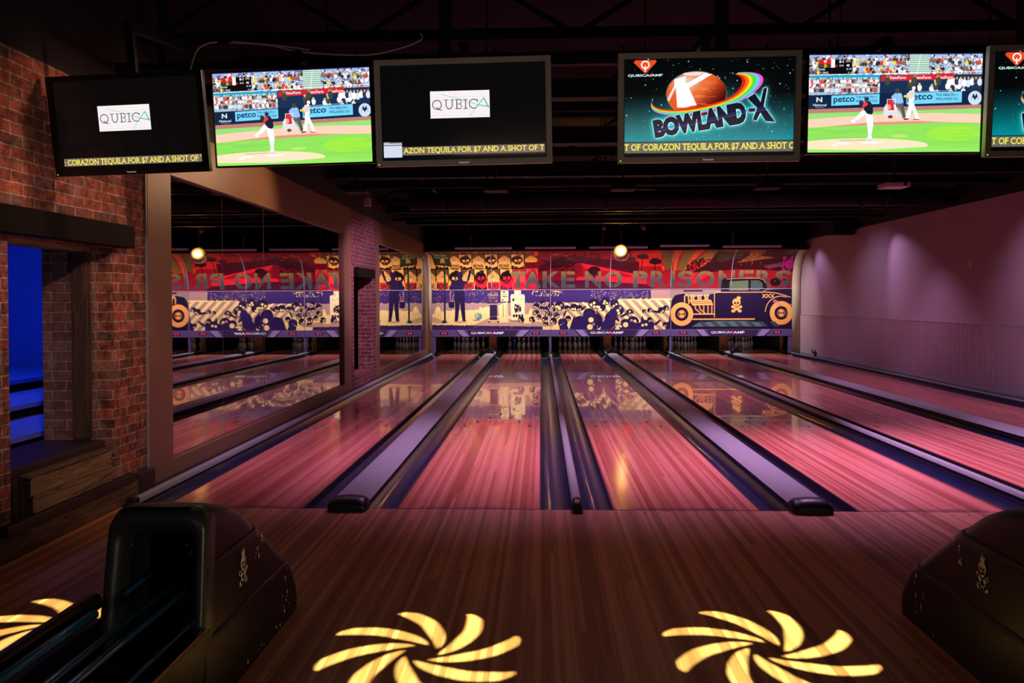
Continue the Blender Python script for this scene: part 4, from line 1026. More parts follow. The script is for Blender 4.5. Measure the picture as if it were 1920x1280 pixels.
mat('ribbed_panel', (0.50, 0.40, 0.44), 0.55, noise=(2.4, .10))
mat('black_paint', (0.007, 0.005, 0.006), 0.8, noise=(3, .3))
mat('black_steel', (0.007, 0.006, 0.0065), 0.55, noise=(6, .2), spec=.25)
mat('joist_wood', (0.006, 0.004, 0.004), 0.8, noise=(5, .4), spec=.2)
mat('duct_metal', (0.010, 0.008, 0.009), 0.5, 0.1, noise=(5, .3))
mat('gutter_blue', (0.011, 0.015, 0.055), 0.30, coat=0.25, coatr=0.12, noise=(14, .35), bump=(18, .03))
mat('gutter_end', (0.20, 0.22, 0.14), 0.3, noise=(9, .4))
mat('edge_strip', (0.030, 0.014, 0.016), 0.4, noise=(20, .5))
mat('capping', (0.29, 0.31, 0.32), 0.42, noise=(22, .10), bump=(60, .05))
mat('capping_side', (0.03, 0.026, 0.05), 0.35)
mat('black_rubber', (0.012, 0.012, 0.018), 0.38, noise=(30, .3))
mat('cream_paint', (0.62, 0.58, 0.36), 0.6, noise=(5, .1))
mat('blue_plaster', (0.35, 0.4, 0.75), 0.8, noise=(4, .1))
mat('fascia', (0.115, 0.085, 0.235), 0.4)
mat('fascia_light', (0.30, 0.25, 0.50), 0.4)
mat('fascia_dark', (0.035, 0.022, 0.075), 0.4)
mat('logo_white', (0.85, 0.82, 0.95), 0.4, emit=(0.6, 0.55, 0.8), estr=0.25)
mat('logo_red', (0.85, 0.03, 0.05), 0.4, emit=(1, 0.03, 0.06), estr=0.5)
mat('red_led', (0.6, 0.02, 0.02), 0.3, emit=(1.0, 0.02, 0.06), estr=0.85)
mat('white_led', (1, 0.95, 0.9), 0.3, emit=(1.0, 0.9, 0.85), estr=2.0)
mat('seam_metal', (0.42, 0.38, 0.55), 0.35, 0.3)
mat('trough_metal', (0.34, 0.30, 0.52), 0.4, 0.2)
mat('pin_white', (0.62, 0.60, 0.60), 0.25, coat=0.4)
mat('pin_red', (0.75, 0.03, 0.04), 0.3, coat=0.4)
mat('pin_blue', (0.02, 0.10, 0.62), 0.3, coat=0.4)
mat('pit_black', (0.010, 0.009, 0.009), 0.9)
mat('tv_black', (0.010, 0.009, 0.009), 0.28)
mat('tv_grey', (0.60, 0.60, 0.56), 0.42)
mat('tv_badge', (0.7, 0.7, 0.7), 0.4, emit=(0.6, 0.6, 0.62), estr=0.35)
mat('green_led', (0.3, 0.8, 0.1), 0.3, emit=(0.3, 0.9, 0.1), estr=1.2)
mat('cable_white', (0.62, 0.55, 0.58), 0.5)
mat('cable_black', (0.012, 0.012, 0.012), 0.5)
mat('hood_black', (0.0055, 0.003, 0.0035), 0.42, spec=.3, coat=0.12, coatr=0.3, noise=(40, .25), bump=(120, .06))
mat('hood_rim', (0.035, 0.030, 0.024), 0.36, coat=0.3, coatr=0.25, noise=(50, .3), bump=(120, .10))
mat('hood_inside', (0.004, 0.004, 0.005), 0.6)
mat('decal_cream', (0.62, 0.58, 0.50), 0.6)
mat('chip_grey', (0.85, 0.78, 0.7), 0.7)
mat('rail_blue', (0.02, 0.10, 0.20), 0.22, 0.2, coat=0.5)
mat('rail_black', (0.008, 0.008, 0.010), 0.3)
mat('brass_trim', (0.30, 0.18, 0.05), 0.35, 0.6)
mat('bolt_metal', (0.45, 0.42, 0.4), 0.3, 0.9)
mat('ball_mirror', (0.92, 0.84, 0.74), 0.24, 1.0)
mat('lens_glass', (0.3, 0.3, 0.34), 0.1, emit=(1.0, 0.6, 0.35), estr=0.0)
mat('outlet_grey', (0.72, 0.64, 0.72), 0.5)
mat('mark_dark', (0.03, 0.012, 0.012), 0.5)
mat('hole_dark', (0.06, 0.022, 0.02), 0.6)
attr_mat('mural_print', 0.35, spec=0.4, coat=0.15)
attr_mat('screen_picture', 0.12, emit=1.0)
attr_mat('screen_picture_bright', 0.12, emit=1.3)

def B(x0, y0, z0, x1, y1, z1, name, m, parent=None, bevel=0.0, mi=0):
    return MB().box(x0, y0, z0, x1, y1, z1).build(name, m, parent, bevel)

# ------------------------------------------------------------------ floor and shell
struct(B(-3.9, -9.5, -0.12, 7.3, 0.0, 0.0, 'floor', 'approach_wood'))
struct(B(-3.9, 0.0, -0.30, 7.3, 21.2, -0.16, 'floor', 'pit_black'))
CE = 4.75
struct(B(-8, -10, CE, 7.6, 22, CE + 0.12, 'ceiling', 'black_paint'))
struct(B(-8.0, 20.6, -0.3, 7.6, 20.75, CE, 'wall_back', 'pit_black'))
struct(B(-8.0, -9.7, -0.12, 7.6, -9.55, CE, 'wall_front', 'black_paint'))
# right wall: painted top, ribbed lower panel, black above
struct(B(XR, -9.5, 1.12, XR + 0.14, 20.6, 3.155, 'wall_right', 'wall_paint'))
struct(B(XR, -9.5, 3.155, XR + 0.14, 20.6, CE, 'wall_right', 'black_paint'))
m = MB(); prof = []
y = -3.0
while y < 16.9:
    prof += [(XR - 0.012, y), (XR - 0.012, y + 0.030), (XR - 0.002, y + 0.040), (XR - 0.002, y + 0.054)]; y += 0.064
m.strip(prof, 0.05, 1.12, 'Z', smooth=False)
m.box(XR, -9.5, 0.0, XR + 0.14, 20.6, 1.12)
m.box(XR - 0.016, -3.0, 1.112, XR, 16.9, 1.124)
struct(m.build('wall_right', 'ribbed_panel', flip=True))
m = MB().box(XR - 0.02, 0.0, 0.02, XR + 0.0, 16.9, 0.07); struct(m.build('baseboard_right', 'capping', bevel=0.004))
# left wall pieces
Z1 = 3.10
m = MB()
OY0, OY1, OZ0, OZ1 = -1.115, 0.03, 0.20, 1.95
for q in ((-9.5, 0.0, OY0, Z1), (OY1, 0.0, 0.52, Z1), (OY0, 0.0, OY1, OZ0), (OY0, OZ1, OY1, Z1)):
    struct(B(XL - 0.5, q[0], q[1], XL, q[2], q[3], 'wall_left', 'brick'))
struct(B(XL - 0.51, OY1 - 0.055, OZ0, XL - 0.12, OY1 - 0.0, OZ1, 'trim_1', 'jamb_brick'))
m = MB(); NY0, NY1, NZ0, NZ1 = 7.52, 8.93, 0.25, 2.09
m.box(XL - 0.27, 7.28, 0, XL, NY0, Z1); m.box(XL - 0.27, NY1, 0, XL, 9.30, Z1)
m.box(XL - 0.27, NY0, 0, XL, NY1, NZ0); m.box(XL - 0.27, NY0, NZ1, XL, NY1, Z1)
struct(m.build('wall_left', 'pier_brick'))
struct(B(XL - 0.62, NY0 - .1, 0, XL - 0.5, NY1 + .1, Z1, 'wall_left', 'pit_black'))
struct(B(XL - 0.5, 0.52, 0, XL - 0.06, 7.28, Z1, 'wall_left', 'black_paint'))
struct(B(XL - 0.5, 9.30, 0, XL - 0.06, 20.6, Z1, 'wall_left', 'black_paint'))
struct(B(XL - 0.5, -9.5, Z1, XL + 0.0, 20.6, CE, 'wall_left', 'black_paint'))
struct(B(XL - 0.002, 0.505, 0.1, XL + 0.012, 0.525, Z1, 'trim_2', 'capping'))
# mirror frames
def frame(ya, yb, ia, ib, zb, it, n):
    m = MB()
    x0, x1 = XL - 0.06, XL + 0.015
    m.box(x0, ya, zb, x1, ia, Z1); m.box(x0, ib, zb, x1, yb, Z1)
    m.box(x0, ia, zb, x1, ib, 0.175); m.box(x0, ia, it, x1, ib, Z1)
    o = m.build('trim_%d' % n, 'frame_brown', bevel=0.004); struct(o)
frame(0.525, 7.28, 0.93, 6.80, 0.03, 2.64, 3)
frame(9.30, 16.5, 9.56, 15.70, 0.03, 2.68, 4)
struct(B(XL - .06, 16.5, 0.0, XL + 0.01, 17.2, 3.1, 'trim_5', 'cream_paint'))
for n_, (ya0, span, zt, lb) in enumerate(((0.93, 5.87, 2.645, 'long wall mirror of five tall panels beside the brick opening, in a brown frame'), (9.56, 6.14, 2.69, 'far wall mirror in the brown frame next to the pin end'))):
    t = thing('wall_mirror', lb, 'mirror', (XL - 0.04, ya0 + span / 2, 0.17))
    for i in range(5):
        ya = ya0 + span * i / 5; yb = ya0 + span * (i + 1) / 5
        a = rng.uniform(-.0012, .0012)
        B(XL - 0.045, ya + 0.004, 0.177, XL - 0.028 + a, yb - 0.004, zt - .008, 'mirror_pane', 'mirror', t)
        if i and n_ == 0: B(XL - 0.05, ya - 0.003, 0.177, XL - 0.030, ya + 0.003, zt - .008, 'pane_joint', 'mirror_edge', t)
# lintels
o = B(XL - 0.1, -3.2, 1.955, XL + 0.09, 0.19, 2.125, 'lintel', 'black_lintel', bevel=0.008)
tag(o, 'thick black timber lintel over the opening in the brick wall', 'beam')
o = B(XL - 0.1, 7.56, 1.965, XL + 0.07, 8.93, 2.13, 'lintel', 'black_lintel', bevel=0.008)
tag(o, 'short black lintel over the niche in the brick pier between the mirrors', 'beam')
# post, header board in the opening
o = B(XL - 0.255, OY1 - 0.11, 0.53, XL - 0.135, OY1 - 0.057, OZ1 - 0.02, 'timber_post', 'old_beam', bevel=0.006)
tag(o, 'rough dark timber post against the brick jamb of the opening', 'post')
o = B(XL - 0.24, OY0, OZ1 - 0.035, XL - 0.10, OY1 - 0.12, OZ1, 'header_board', 'plank_wood')
tag(o, 'thin worn wooden board under the black lintel', 'board')
# wooden box in the opening
t = thing('wooden_bench', 'wooden box bench with dark top filling the brick opening', 'bench', (XL - 0.2, -0.55, 0.2))
B(XL - 0.49, OY0 + 0.006, 0.46, XL - 0.02, -0.06, 0.52, 'top', 'dark_wood', t, 0.004)
B(XL - 0.46, -0.96, 0.206, XL + 0.02, -0.085, 0.45, 'body', 'dark_wood', t)
B(XL + 0.022, -0.97, 0.325, XL + 0.044, -0.085, 0.445, 'front_board', 'plank_wood', t, 0.003)
B(XL + 0.022, -0.95, 0.218, XL + 0.044, -0.085, 0.322, 'front_board', 'plank_wood', t, 0.003)
B(XL - 0.02, -1.0, 0.448, XL + 0.05, -0.07, 0.470, 'edge_board', 'skirting_wood', t, 0.004)
for yy in (-1.09, -1.02): B(XL - 0.05, yy, 0.206, XL + 0.0, yy + 0.04, 0.46, 'stile', 'dark_wood', t, 0.002)
o = B(XL - 0.03, -9.4, 0.0, XL + 0.06, 0.26, 0.155, 'baseboard_left', 'skirting_wood', bevel=0.006); struct(o)
o = B(XL, -0.9 - 0.35, 0.157, XL + 0.075, 0.20, 0.215, 'floor_rail', 'dark_wood', bevel=0.006)
tag(o, 'dark wooden rail on top of the skirting under the opening', 'rail')
o = B(XL, 0.26, 0.0, XL + 0.07, 0.50, 0.19, 'corner_block', 'dark_wood', bevel=0.005)
tag(o, 'dark reddish block of skirting at the corner of the brown frame', 'board')
# blue room behind
struct(B(-8.0, -3.0, -0.1, -7.85, 6.0, CE, 'wall_back', 'blue_plaster'))
struct(B(-8.0, 5.0, -0.1, XL - 0.52, 5.15, CE, 'wall_back', 'blue_plaster'))
struct(B(-8.0, -3.15, -0.1, XL - 0.52, -3.0, CE, 'wall_front', 'blue_plaster'))
struct(B(-8.0, -3.0, -0.12, XL - 0.5, 5.0, 0.0, 'floor', 'blue_plaster'))
t = thing('stage_steps', 'wide steps glowing blue seen through the brick opening', 'steps', (-6.2, 1.5, 0))
for i, (x0, x1, z) in enumerate(((-4.9, -4.4, 0.22), (-5.6, -4.9, 0.36), (-6.4, -5.6, 0.50), (-7.80, -6.4, 0.64))):
    B(x0, -1.0, z - 0.045, min(x1 + 0.05, 9), 4.9, z, 'tread', 'blue_plaster', t)
    B(x0, -1.0, 0.0, x1 - 0.05, 4.9, z - 0.045, 'riser', 'pit_black', t)
o = MB().box(-4.30, 0.92, 1.62, -4.18, 1.0, 1.72).tube([(-4.24, 1.0, 1.67), (-4.24, 1.12, 1.80)], 0.012).build('wall_lamp', 'black_steel')
o.location.x = -4.24; tag(o, 'small black wall fitting on the blue wall beyond the opening', 'lamp')

# ------------------------------------------------------------------ lanes
ORD = ['leftmost', 'second from left', 'third from left', 'fourth from left', 'fifth from left', 'rightmost']
def lane_label(i):
    return ['leftmost bowling lane beside the mirrors', 'second lane from left, left of the thin divider', 'third lane from left, with the golden glare near the foul line',
            'fourth lane from left, mirroring the painted car', 'fifth lane from left, between two dividers', 'rightmost bowling lane along the purple wall'][i]
for i, (a, b) in enumerate(lanes):
    t = thing('bowling_lane', lane_label(i) + ', glossy striped maple boards', 'bowling lane', ((a + b) / 2, 0, -0.06), group='bowling lanes')
    B(a, 0.005, -0.16, b, 19.35, 0.0, 'lane_bed', 'lane_wood', t)
    m = MB()
    c = (a + b) / 2
    for k in range(-3, 4):
        x = c + k * LW / 8 * 1.0; yy = 4.85 - abs(k) * 0.32
        m = MB().prism([(x - 0.016, yy - 0.15), (x + 0.016, yy - 0.15), (x, yy)], 0.0, 0.0008, 'Z'); m.build('arrow_mark', 'mark_dark', t)
    for k in (-4, -3, -2, -1, 1, 2, 3, 4):
        x = c + k * 0.105; m = MB().prism([(x + .008 * math.cos(q * PI / 4), 2.13 + .008 * math.sin(q * PI / 4)) for q in range(8)], 0.0, 0.0008, 'Z'); m.build('dot_mark', 'mark_dark', t)
    m = MB()
    text_mesh(m, 'SLIP HAZARD - DO NOT CROSS FOUL LINE', c - 0.36, 0.03, c + 0.36, 0.068, lambda u, v: (u, v, 0.0009), 0.02)
    m.build('foul_line_text', 'mark_dark', t)
    B(a, 0.0, -0.02, b, 0.014, 0.0012, 'foul_line', 'mark_dark', t)
    # holes in the approach in front of the lane
# approach dowel holes
m = MB()
for (a, b) in lanes:
    for k in (-4, -3, -2, -1, 1, 2, 3, 4):
        x = (a + b) / 2 + k * 0.105
        m.prism([(x + .009 * math.cos(q * PI / 4), -0.07 + .009 * math.sin(q * PI / 4)) for q in range(8)], 0.0, 0.0007, 'Z')
o = m.build('trim_6', 'hole_dark'); struct(o)

# gutters: half-round channels, one object each
def gutter_profile(x0, x1, fl):
    """from lane side x0 to divider side x1"""
    s = 1 if x1 > x0 else -1; w = abs(x1 - x0)
    P = [(x0, -0.002), (x0 + s * 0.012, -0.002)]
    n = 12
    for i in range(n + 1):
        t_ = i / n
        P.append((x0 + s * (0.014 + (w - 0.014) * t_), -0.058 * (1 - t_) ** .6 - 0.012 * t_ - 0.058 * math.sin(PI * t_) ** 0.8))
    return P
gi = 0
def gutter(x0, x1, label):
    t = thing('gutter', label, 'gutter', ((x0 + x1) / 2, 0, -0.1), group='gutters beside the lanes')
    P = gutter_profile(x0, x1, 0)
    MB().strip(P[2:], 0.0, 16.0, 'Y', seg=8).build('channel', 'gutter_blue', t)
    P2 = [(u, v - 0.02 if 0 < i < len(P[2:]) - 1 else v) for i, (u, v) in enumerate(P[2:])]
    MB().strip(P2, 16.0, 19.3, 'Y', seg=2).build('end_channel', 'gutter_end', t)
    s = 1 if x1 > x0 else -1
    B(min(x0, x0 + s * .014), 0.0, -0.14, max(x0, x0 + s * .014), 17.2, 0.0035, 'edge_strip', 'edge_strip', t)
GW = 0.235
for i, (a, b) in enumerate(lanes):
    gutter(a, a - GW, 'dark blue gutter along the left edge of the %s lane' % ORD[i])
    gutter(b, b + GW, 'dark blue gutter along the right edge of the %s lane' % ORD[i])

# dividers between the lanes
def divider(x, w, label, y1=17.0):
    t = thing('lane_divider', label, 'divider', (x, 0, 0), group='dividers between the lanes')
    h = w / 2; P = []
    top = 0.085 if w > .15 else 0.075
    P += [(x - h, -0.01), (x - h, top - 0.035)]
    for k in range(1, 8): P.append((x - h + w * k / 8 - 0.0, top - 0.022 + 0.022 * math.sin(PI * k / 8) ** 0.6))
    P += [(x + h, top - 0.035), (x + h, -0.01)]
    MB().strip(P[1:-1], 0.02, y1, 'Y', seg=6).build('cap', 'capping', t)
    m = MB(); m.box(x - h + .006, 0.02, 0.004, x + h - .006, y1, top - 0.034).box(x - (.121 if w > .15 else .036), 0.02, -0.16, x + (.121 if w > .15 else .036), y1, 0.004); m.build('side', 'capping_side', t)
    # moulded black end piece
    m = MB(); n = len(P)
    rings = []
    for (yy, f, g) in ((0.03, 1.03, 1.03), (-0.04, 1.03, 1.02), (-0.085, .98, .80), (-0.10, .92, .45), (-0.10, .90, 0.0)):
        rings.append([(x + (u - x) * f, yy, max(0.001, 0.001 + (v + 0.01) * g)) for u, v in P])
    vs = [q for r_ in rings for q in r_]
    fs = [(k * n + i, k * n + i + 1, (k + 1) * n + i + 1, (k + 1) * n + i) for k in range(len(rings) - 1) for i in range(n - 1)]
    m.add(vs, fs, 0, True); m.build('end_cap', 'black_rubber', t)
for i in range(5):
    x = (lanes[i][1] + lanes[i + 1][0]) / 2
    wide = i % 2 == 0
    divider(x, 0.285 if wide else 0.075, '%s %s lavender divider between the %s and %s lanes' % ('wide' if wide else 'narrow', 'flat' if wide else 'rounded', ORD[i], ORD[i + 1]))
# wall side rails
xa = lanes[0][0] - GW
t = thing('wall_rail', 'thin pale rail between the left gutter and the mirror wall', 'rail', (xa - 0.03, 0.1, 0))
MB().strip([(xa - 0.005, 0.0), (xa - 0.005, 0.035), (xa - 0.02, 0.05), (xa - 0.05, 0.05), (xa - 0.07, 0.035), (xa - 0.075, 0.0)], 0.12, 16.9, 'Y').build('rail', 'capping', t)
B(xa - 0.078, 0.05, 0.0, xa - 0.002, 0.12, 0.052, 'end_cap', 'black_rubber', t, 0.008)
B(xa - 0.14, 0.5, -0.1, xa - 0.075, 16.9, 0.028, 'ledge', 'capping_side', t)
xb = lanes[5][1] + GW
t = thing('wall_rail', 'dark ledge between the right gutter and the purple wall', 'rail', (xb + 0.1, 0.1, 0))
B(xb + .004, 0.1, -0.16, XR - 0.022, 17.0, 0.03, 'ledge', 'capping_side', t, 0.003)
B(xb + 0.006, 0.1, 0.03, xb + 0.05, 17.0, 0.055, 'rail', 'capping', t, 0.006)

# ------------------------------------------------------------------ pins
def pin_mesh(m0, m1, name='bowling_pin'):
    prof = [(0.0001, 0), (0.0258, 0), (0.0286, 0.006), (0.036, 0.03), (0.0455, 0.058), (0.0562, 0.0857), (0.0605, 0.114), (0.0580, 0.149), (0.0490, 0.184), (0.0360, 0.2095), (0.0290, 0.227),
            (0.0249, 0.240), (0.0234, 0.254), (0.0238, 0.264), (0.0246, 0.274), (0.0272, 0.290), (0.0308, 0.310), (0.0323, 0.340), (0.0306, 0.360), (0.0240, 0.374), (0.012, 0.381), (0.0001, 0.382)]
    prof = [(r, z) for r, z in prof]
    mis = [1 if z in (0.227, 0.240, 0.264, 0.274) else 0 for r, z in prof[:-1]]
    return MB().lathe(prof, (0, 0, 0), 16, mis).build(name, [m0, m1], local=True)
pw = pin_mesh('pin_white', 'pin_red')
pb = pin_mesh('pin_blue', 'pin_white')
first = {'w': True, 'b': True}
ROWN = [['front pin'], ['left pin of the second row', 'right pin of the second row'], ['left pin of the third row', 'middle pin of the third row', 'right pin of the third row'],
        ['far left pin of the back row', 'second pin of the back row', 'third pin of the back row', 'far right pin of the back row']]
for i, (a, b) in enumerate(lanes):
    c = (a + b) / 2
    for r_ in range(4):
        for k in range(r_ + 1):
            blue = (i == 1 and r_ == 2 and k == 0)
            src = pb if blue else pw; key = 'b' if blue else 'w'
            o = src if first[key] else src.copy()
            if not first[key]: COL.objects.link(o)
            first[key] = False
            o.location = (c + (k - r_ / 2) * 0.3048, YP + r_ * 0.264, 0.0005); o.rotation_euler = (0, 0, rng.uniform(0, 6))
            lb = ('blue bowling pin standing among the white ones on the second lane' if blue else
                  'white bowling pin, %s on the %s lane' % (ROWN[r_][k], ORD[i].replace('second from left','second').replace('third from left','third').replace('fourth from left','fourth').replace('fifth from left','fifth')))
            tag(o, lb, 'bowling pin', 'bowling pins on the %s lane' % ORD[i])

# ------------------------------------------------------------------ pin end: kickbacks, pit
for i in range(7):
    if i == 0: x = lanes[0][0] - GW - 0.05; w = 0.08
    elif i == 6: x = lanes[5][1] + GW + 0.05; w = 0.08
    else: x = (lanes[i - 1][1] + lanes[i][0]) / 2; w = 0.24 if i % 2 == 1 else 0.07
    where = ('left of the leftmost lane' if i == 0 else 'right of the rightmost lane' if i == 6 else 'between the %s and %s lanes' % (ORD[i - 1], ORD[i]))
    t = thing('kickback', 'wooden kickback partition ' + where, 'partition', (x, 18.3, 0), group='partitions between the pin decks')
    B(x - w / 2 + .01, 17.18, -0.16, x + w / 2 - .01, 20.5, 1.29, 'board', 'pit_black', t)
    m = MB()
    P = [(17.10, 0.0), (17.18, 0.0), (17.18, 1.2), (17.04, 1.2), (17.02, .6), (17.03, .25), (17.06, .1)]
    m.prism(P, x - w / 2 + 0.012, x + w / 2 - 0.012, 'X') if w > .2 else m.prism(P, x - w / 2, x - w / 2 + 0.05, 'X')
    m.build('front_board', 'kickback_wood', t)
    if 0 < i < 6 and i % 2 == 1:
        for dx in (-.03, .03):
            o = MB().tube([(x + dx + .12, 16.9, 1.0), (x + dx, 16.92, 0.09)], 0.004, 6).build('cord', 'capping')
            tag(o, 'thin pale %s cord hanging %s' % ('left' if dx < 0 else 'right', where), 'cord', 'cords hanging at the partitions')
struct(B(-3.4, YM + 0.30, 1.3, 6.9, 20.6, 1.36, 'ceiling', 'pit_black'))
for i in (2, 4):
    x = (lanes[i - 1][1] + lanes[i][0]) / 2
    o = B(x - .03, YM - .01, 0.09, x + .03, YM + .05, 0.508, 'seam_post', 'fascia', bevel=.004)
    tag(o, 'slim purple post below the masking, between the %s and %s lanes' % (ORD[i - 1], ORD[i]), 'post', 'posts under the masking')
for (x, s_) in ((-3.377 + .06, 'left'), (6.754 - .055, 'right')):
    o = B(x - .05, YM - .01, 0.055, x + .05, YM + .05, 0.508, 'seam_post', 'fascia', bevel=.004)
    tag(o, 'slim purple post at the %s end of the masking' % s_, 'post', 'posts under the masking')

# pin cameras on the dividers
def pin_camera(x, y, big, label):
    t = thing('sensor_box', label, 'sensor', (x, y, 0.085), group='sensor boxes on the dividers')
    z = 0.0865 if big else 0.0885
    if big:
        m = MB(); m.prism([(x - .15, z), (x + .15, z), (x + .10, z + .10), (x + .02, z + .17), (x - .06, z + .12), (x - .12, z + .05)], y - .1, y + .12, 'Y'); m.build('housing', 'black_steel', t, .01)
        for dx in (-.10, .10):
            m = MB().tube([(x + dx, y - .13, z + .06), (x + dx, y - .02, z + .07)], .035, 10); m.build('lens', 'black_rubber', t)
    else:
        m = MB().box(x - .03, y - .05, z - .012, x + .03, y + .05, z + .05); m.build('housing', 'black_steel', t, .006)
        m = MB()
        for dx in (-.018, .018): m.box(x + dx - .008, y - .056, z + .02, x + dx + .008, y - .05, z + .035)
        m.build('indicator', 'outlet_grey', t)
for i in range(5):
    x = (lanes[i][1] + lanes[i + 1][0]) / 2
    pin_camera(x - (.02 if i % 2 == 0 else 0), 15.6 if i % 2 == 0 else 15.4, i % 2 == 0, ('black triangular sensor box' if i % 2 == 0 else 'small sensor box') + ' on the %s lane divider' % ['leftmost', 'second', 'middle', 'fourth', 'rightmost'][i])
# little bracket at the foot of the right wall
o = MB().box(6.93, 14.9, .10, 6.985, 15.12, .13).box(6.93, 14.9, .10, 6.95, 14.93, .2).box(6.93, 15.09, .10, 6.95, 15.12, .2).build('wall_bracket', 'black_steel')
tag(o, 'small dark bracket at the far foot of the purple wall', 'bracket')
o = MB().box(XR - .008, 7.62, 2.05, XR, 7.70, 2.17).box(XR - .014, 7.74, 2.04, XR, 7.76, 2.18).build('wall_plate', 'outlet_grey')
tag(o, 'small pale wall plate high on the purple wall', 'wall plate')

# ------------------------------------------------------------------ masking with the mural
K0 = 1446.92
def px_to_X(px, y=YM):      # print column -> place on the wall
    return -3.377 + (px - 808.8) / (1484.9 - 808.8) * (6.754 + 3.377)
gl = paint_lower(); gu = paint_upper()
ZB, ZT = 0.705, 1.835
# upper print follows a quarter curve leaning out over the lanes
tt = np.linspace(0, 1, 400)
cy_ = YM - 0.72 * (1 - np.cos(tt * PI / 2)); cz_ = ZT + 0.012 + 1.035 * np.sin(tt * PI / 2)
el = (cz_ - CAM.z) / (cy_ - CAM.y)
en = (el - el[0]) / (el[-1] - el[0])
def curve_at(v):            # v 0 at the bottom .. 1 at the top, even steps as the eye sees them
    q = np.interp(v, en, tt)
    return YM - 0.72 * (1 - np.cos(q * PI / 2)), ZT + 0.012 + 1.035 * np.sin(q * PI / 2)
edges = [-3.377, 0.0, 3.377, 6.754]
UN = ['left', 'middle', 'right']
for u in range(3):
    x0, x1 = edges[u], edges[u + 1]
    t = thing('masking_unit', UN[u] + ' masking unit over two lanes, ' + ['with the painted man and sign', 'with tumbling skulls and TAKE NO lettering', 'with the painted hot rod car'][u], 'masking unit', ((x0 + x1) / 2, YM, 0.53), group='masking units with mural')
    def cols(g, s):
        W = g.shape[1]; a = int(round((x0 + 3.377) / 10.131 * (W - 1))); b = int(round((x1 + 3.377) / 10.131 * (W - 1)))
        return g[:, a:b + 1]
    grid_mesh('lower_print', cols(gl, 0), lambda U, V: np.stack([x0 + (x1 - x0) * U, np.full_like(U, YM), ZT + (ZB - ZT) * V], -1), 'mural_print', t)
    grid_mesh('upper_print', cols(gu, 0), lambda U, V: np.stack([x0 + (x1 - x0) * U, curve_at(1 - V)[0], curve_at(1 - V)[1]], -1), 'mural_print', t)
    B(x0 + .002, YM + .004, 0.57, x1 - .002, YM + .05, ZT, 'backing', 'pit_black', t)
    m = MB(); vs = []
    B(x0 + .003, YM - .02, 0.51, x1 - .003, YM + .06, 0.705, 'fascia', 'fascia', t, .004)
    c = (x0 + x1) / 2; yf = YM - .0215
    def F(a, z): return (c + a, yf, z)
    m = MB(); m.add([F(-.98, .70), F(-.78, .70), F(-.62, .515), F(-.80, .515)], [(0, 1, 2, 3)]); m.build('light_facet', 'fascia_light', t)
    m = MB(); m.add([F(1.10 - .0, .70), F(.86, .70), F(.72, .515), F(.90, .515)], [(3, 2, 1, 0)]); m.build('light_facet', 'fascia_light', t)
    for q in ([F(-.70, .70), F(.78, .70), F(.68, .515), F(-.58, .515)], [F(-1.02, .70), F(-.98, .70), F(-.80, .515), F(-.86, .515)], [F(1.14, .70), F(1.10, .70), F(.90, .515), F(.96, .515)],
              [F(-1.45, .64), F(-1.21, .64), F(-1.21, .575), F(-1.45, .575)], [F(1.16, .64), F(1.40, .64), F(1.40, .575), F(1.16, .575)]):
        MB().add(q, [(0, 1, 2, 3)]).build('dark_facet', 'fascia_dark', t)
    yt = YM - .0235
    m = MB(); text_mesh(m, 'QUBICA', c - .56, .578, c - .03, .650, lambda a, b: (a, yt, b), 0.015); text_mesh(m, 'AMF', c + .04, .583, c + .36, .650, lambda a, b: (a + (b - .583) * .2, yt, b), 0.03)
    m.build('lettering', 'logo_white', t)
    m = MB(); m.add([(c - .055, yt, .648), (c + .055, yt, .648), (c, yt, .575)], [(0, 1, 2)]); m.build('red_triangle', 'logo_red', t)
    m = MB(); m.add([(c - .018, yt - .001, .636), (c + .018, yt - .001, .636), (c, yt - .001, .608)], [(0, 1, 2)]); m.build('triangle_mark', 'logo_white', t)
    for cx_ in (-1.33, 1.28):
        for dx in (-.04, .04):
            x = c + cx_ + dx
            m = MB().prism([(x + .026 * math.cos(k * PI / 8), .607 + .026 * math.sin(k * PI / 8)) for k in range(16)], YM - .030, YM - .021, 'Y'); m.build('lane_light', 'red_led', t)
    # metal seams
    B(x0 + .002, YM - .012, ZT - .006, x1 - .002, YM + .0, ZT + .010, 'top_strip', 'seam_metal', t)
    B(x0 + .001, YM - .010, ZB, x0 + .016, YM, ZT, 'seam_strip', 'seam_metal', t)
    for xs in ((x0 + .012, x0 + 1.69) if u else (x0 + 1.72,)):
        m = MB(); vs = []
        for k in range(14):
            yy, zz = curve_at(k / 13); vs += [(xs - .009, float(yy) - .012, float(zz)), (xs + .009, float(yy) - .012, float(zz))]
        m.add(vs, [(2 * k, 2 * k + 1, 2 * k + 3, 2 * k + 2) for k in range(13)], 0, True); o = m.build('curved_rib', 'seam_metal', t)
        sm = o.modifiers.new('s', 'SOLIDIFY'); sm.thickness = .006
    yy, zz = curve_at(1.0)
    B(x0 + .002, float(yy) - .02, float(zz), x1 - .002, float(yy) + .05, float(zz) + .05, 'top_edge', 'black_steel', t)
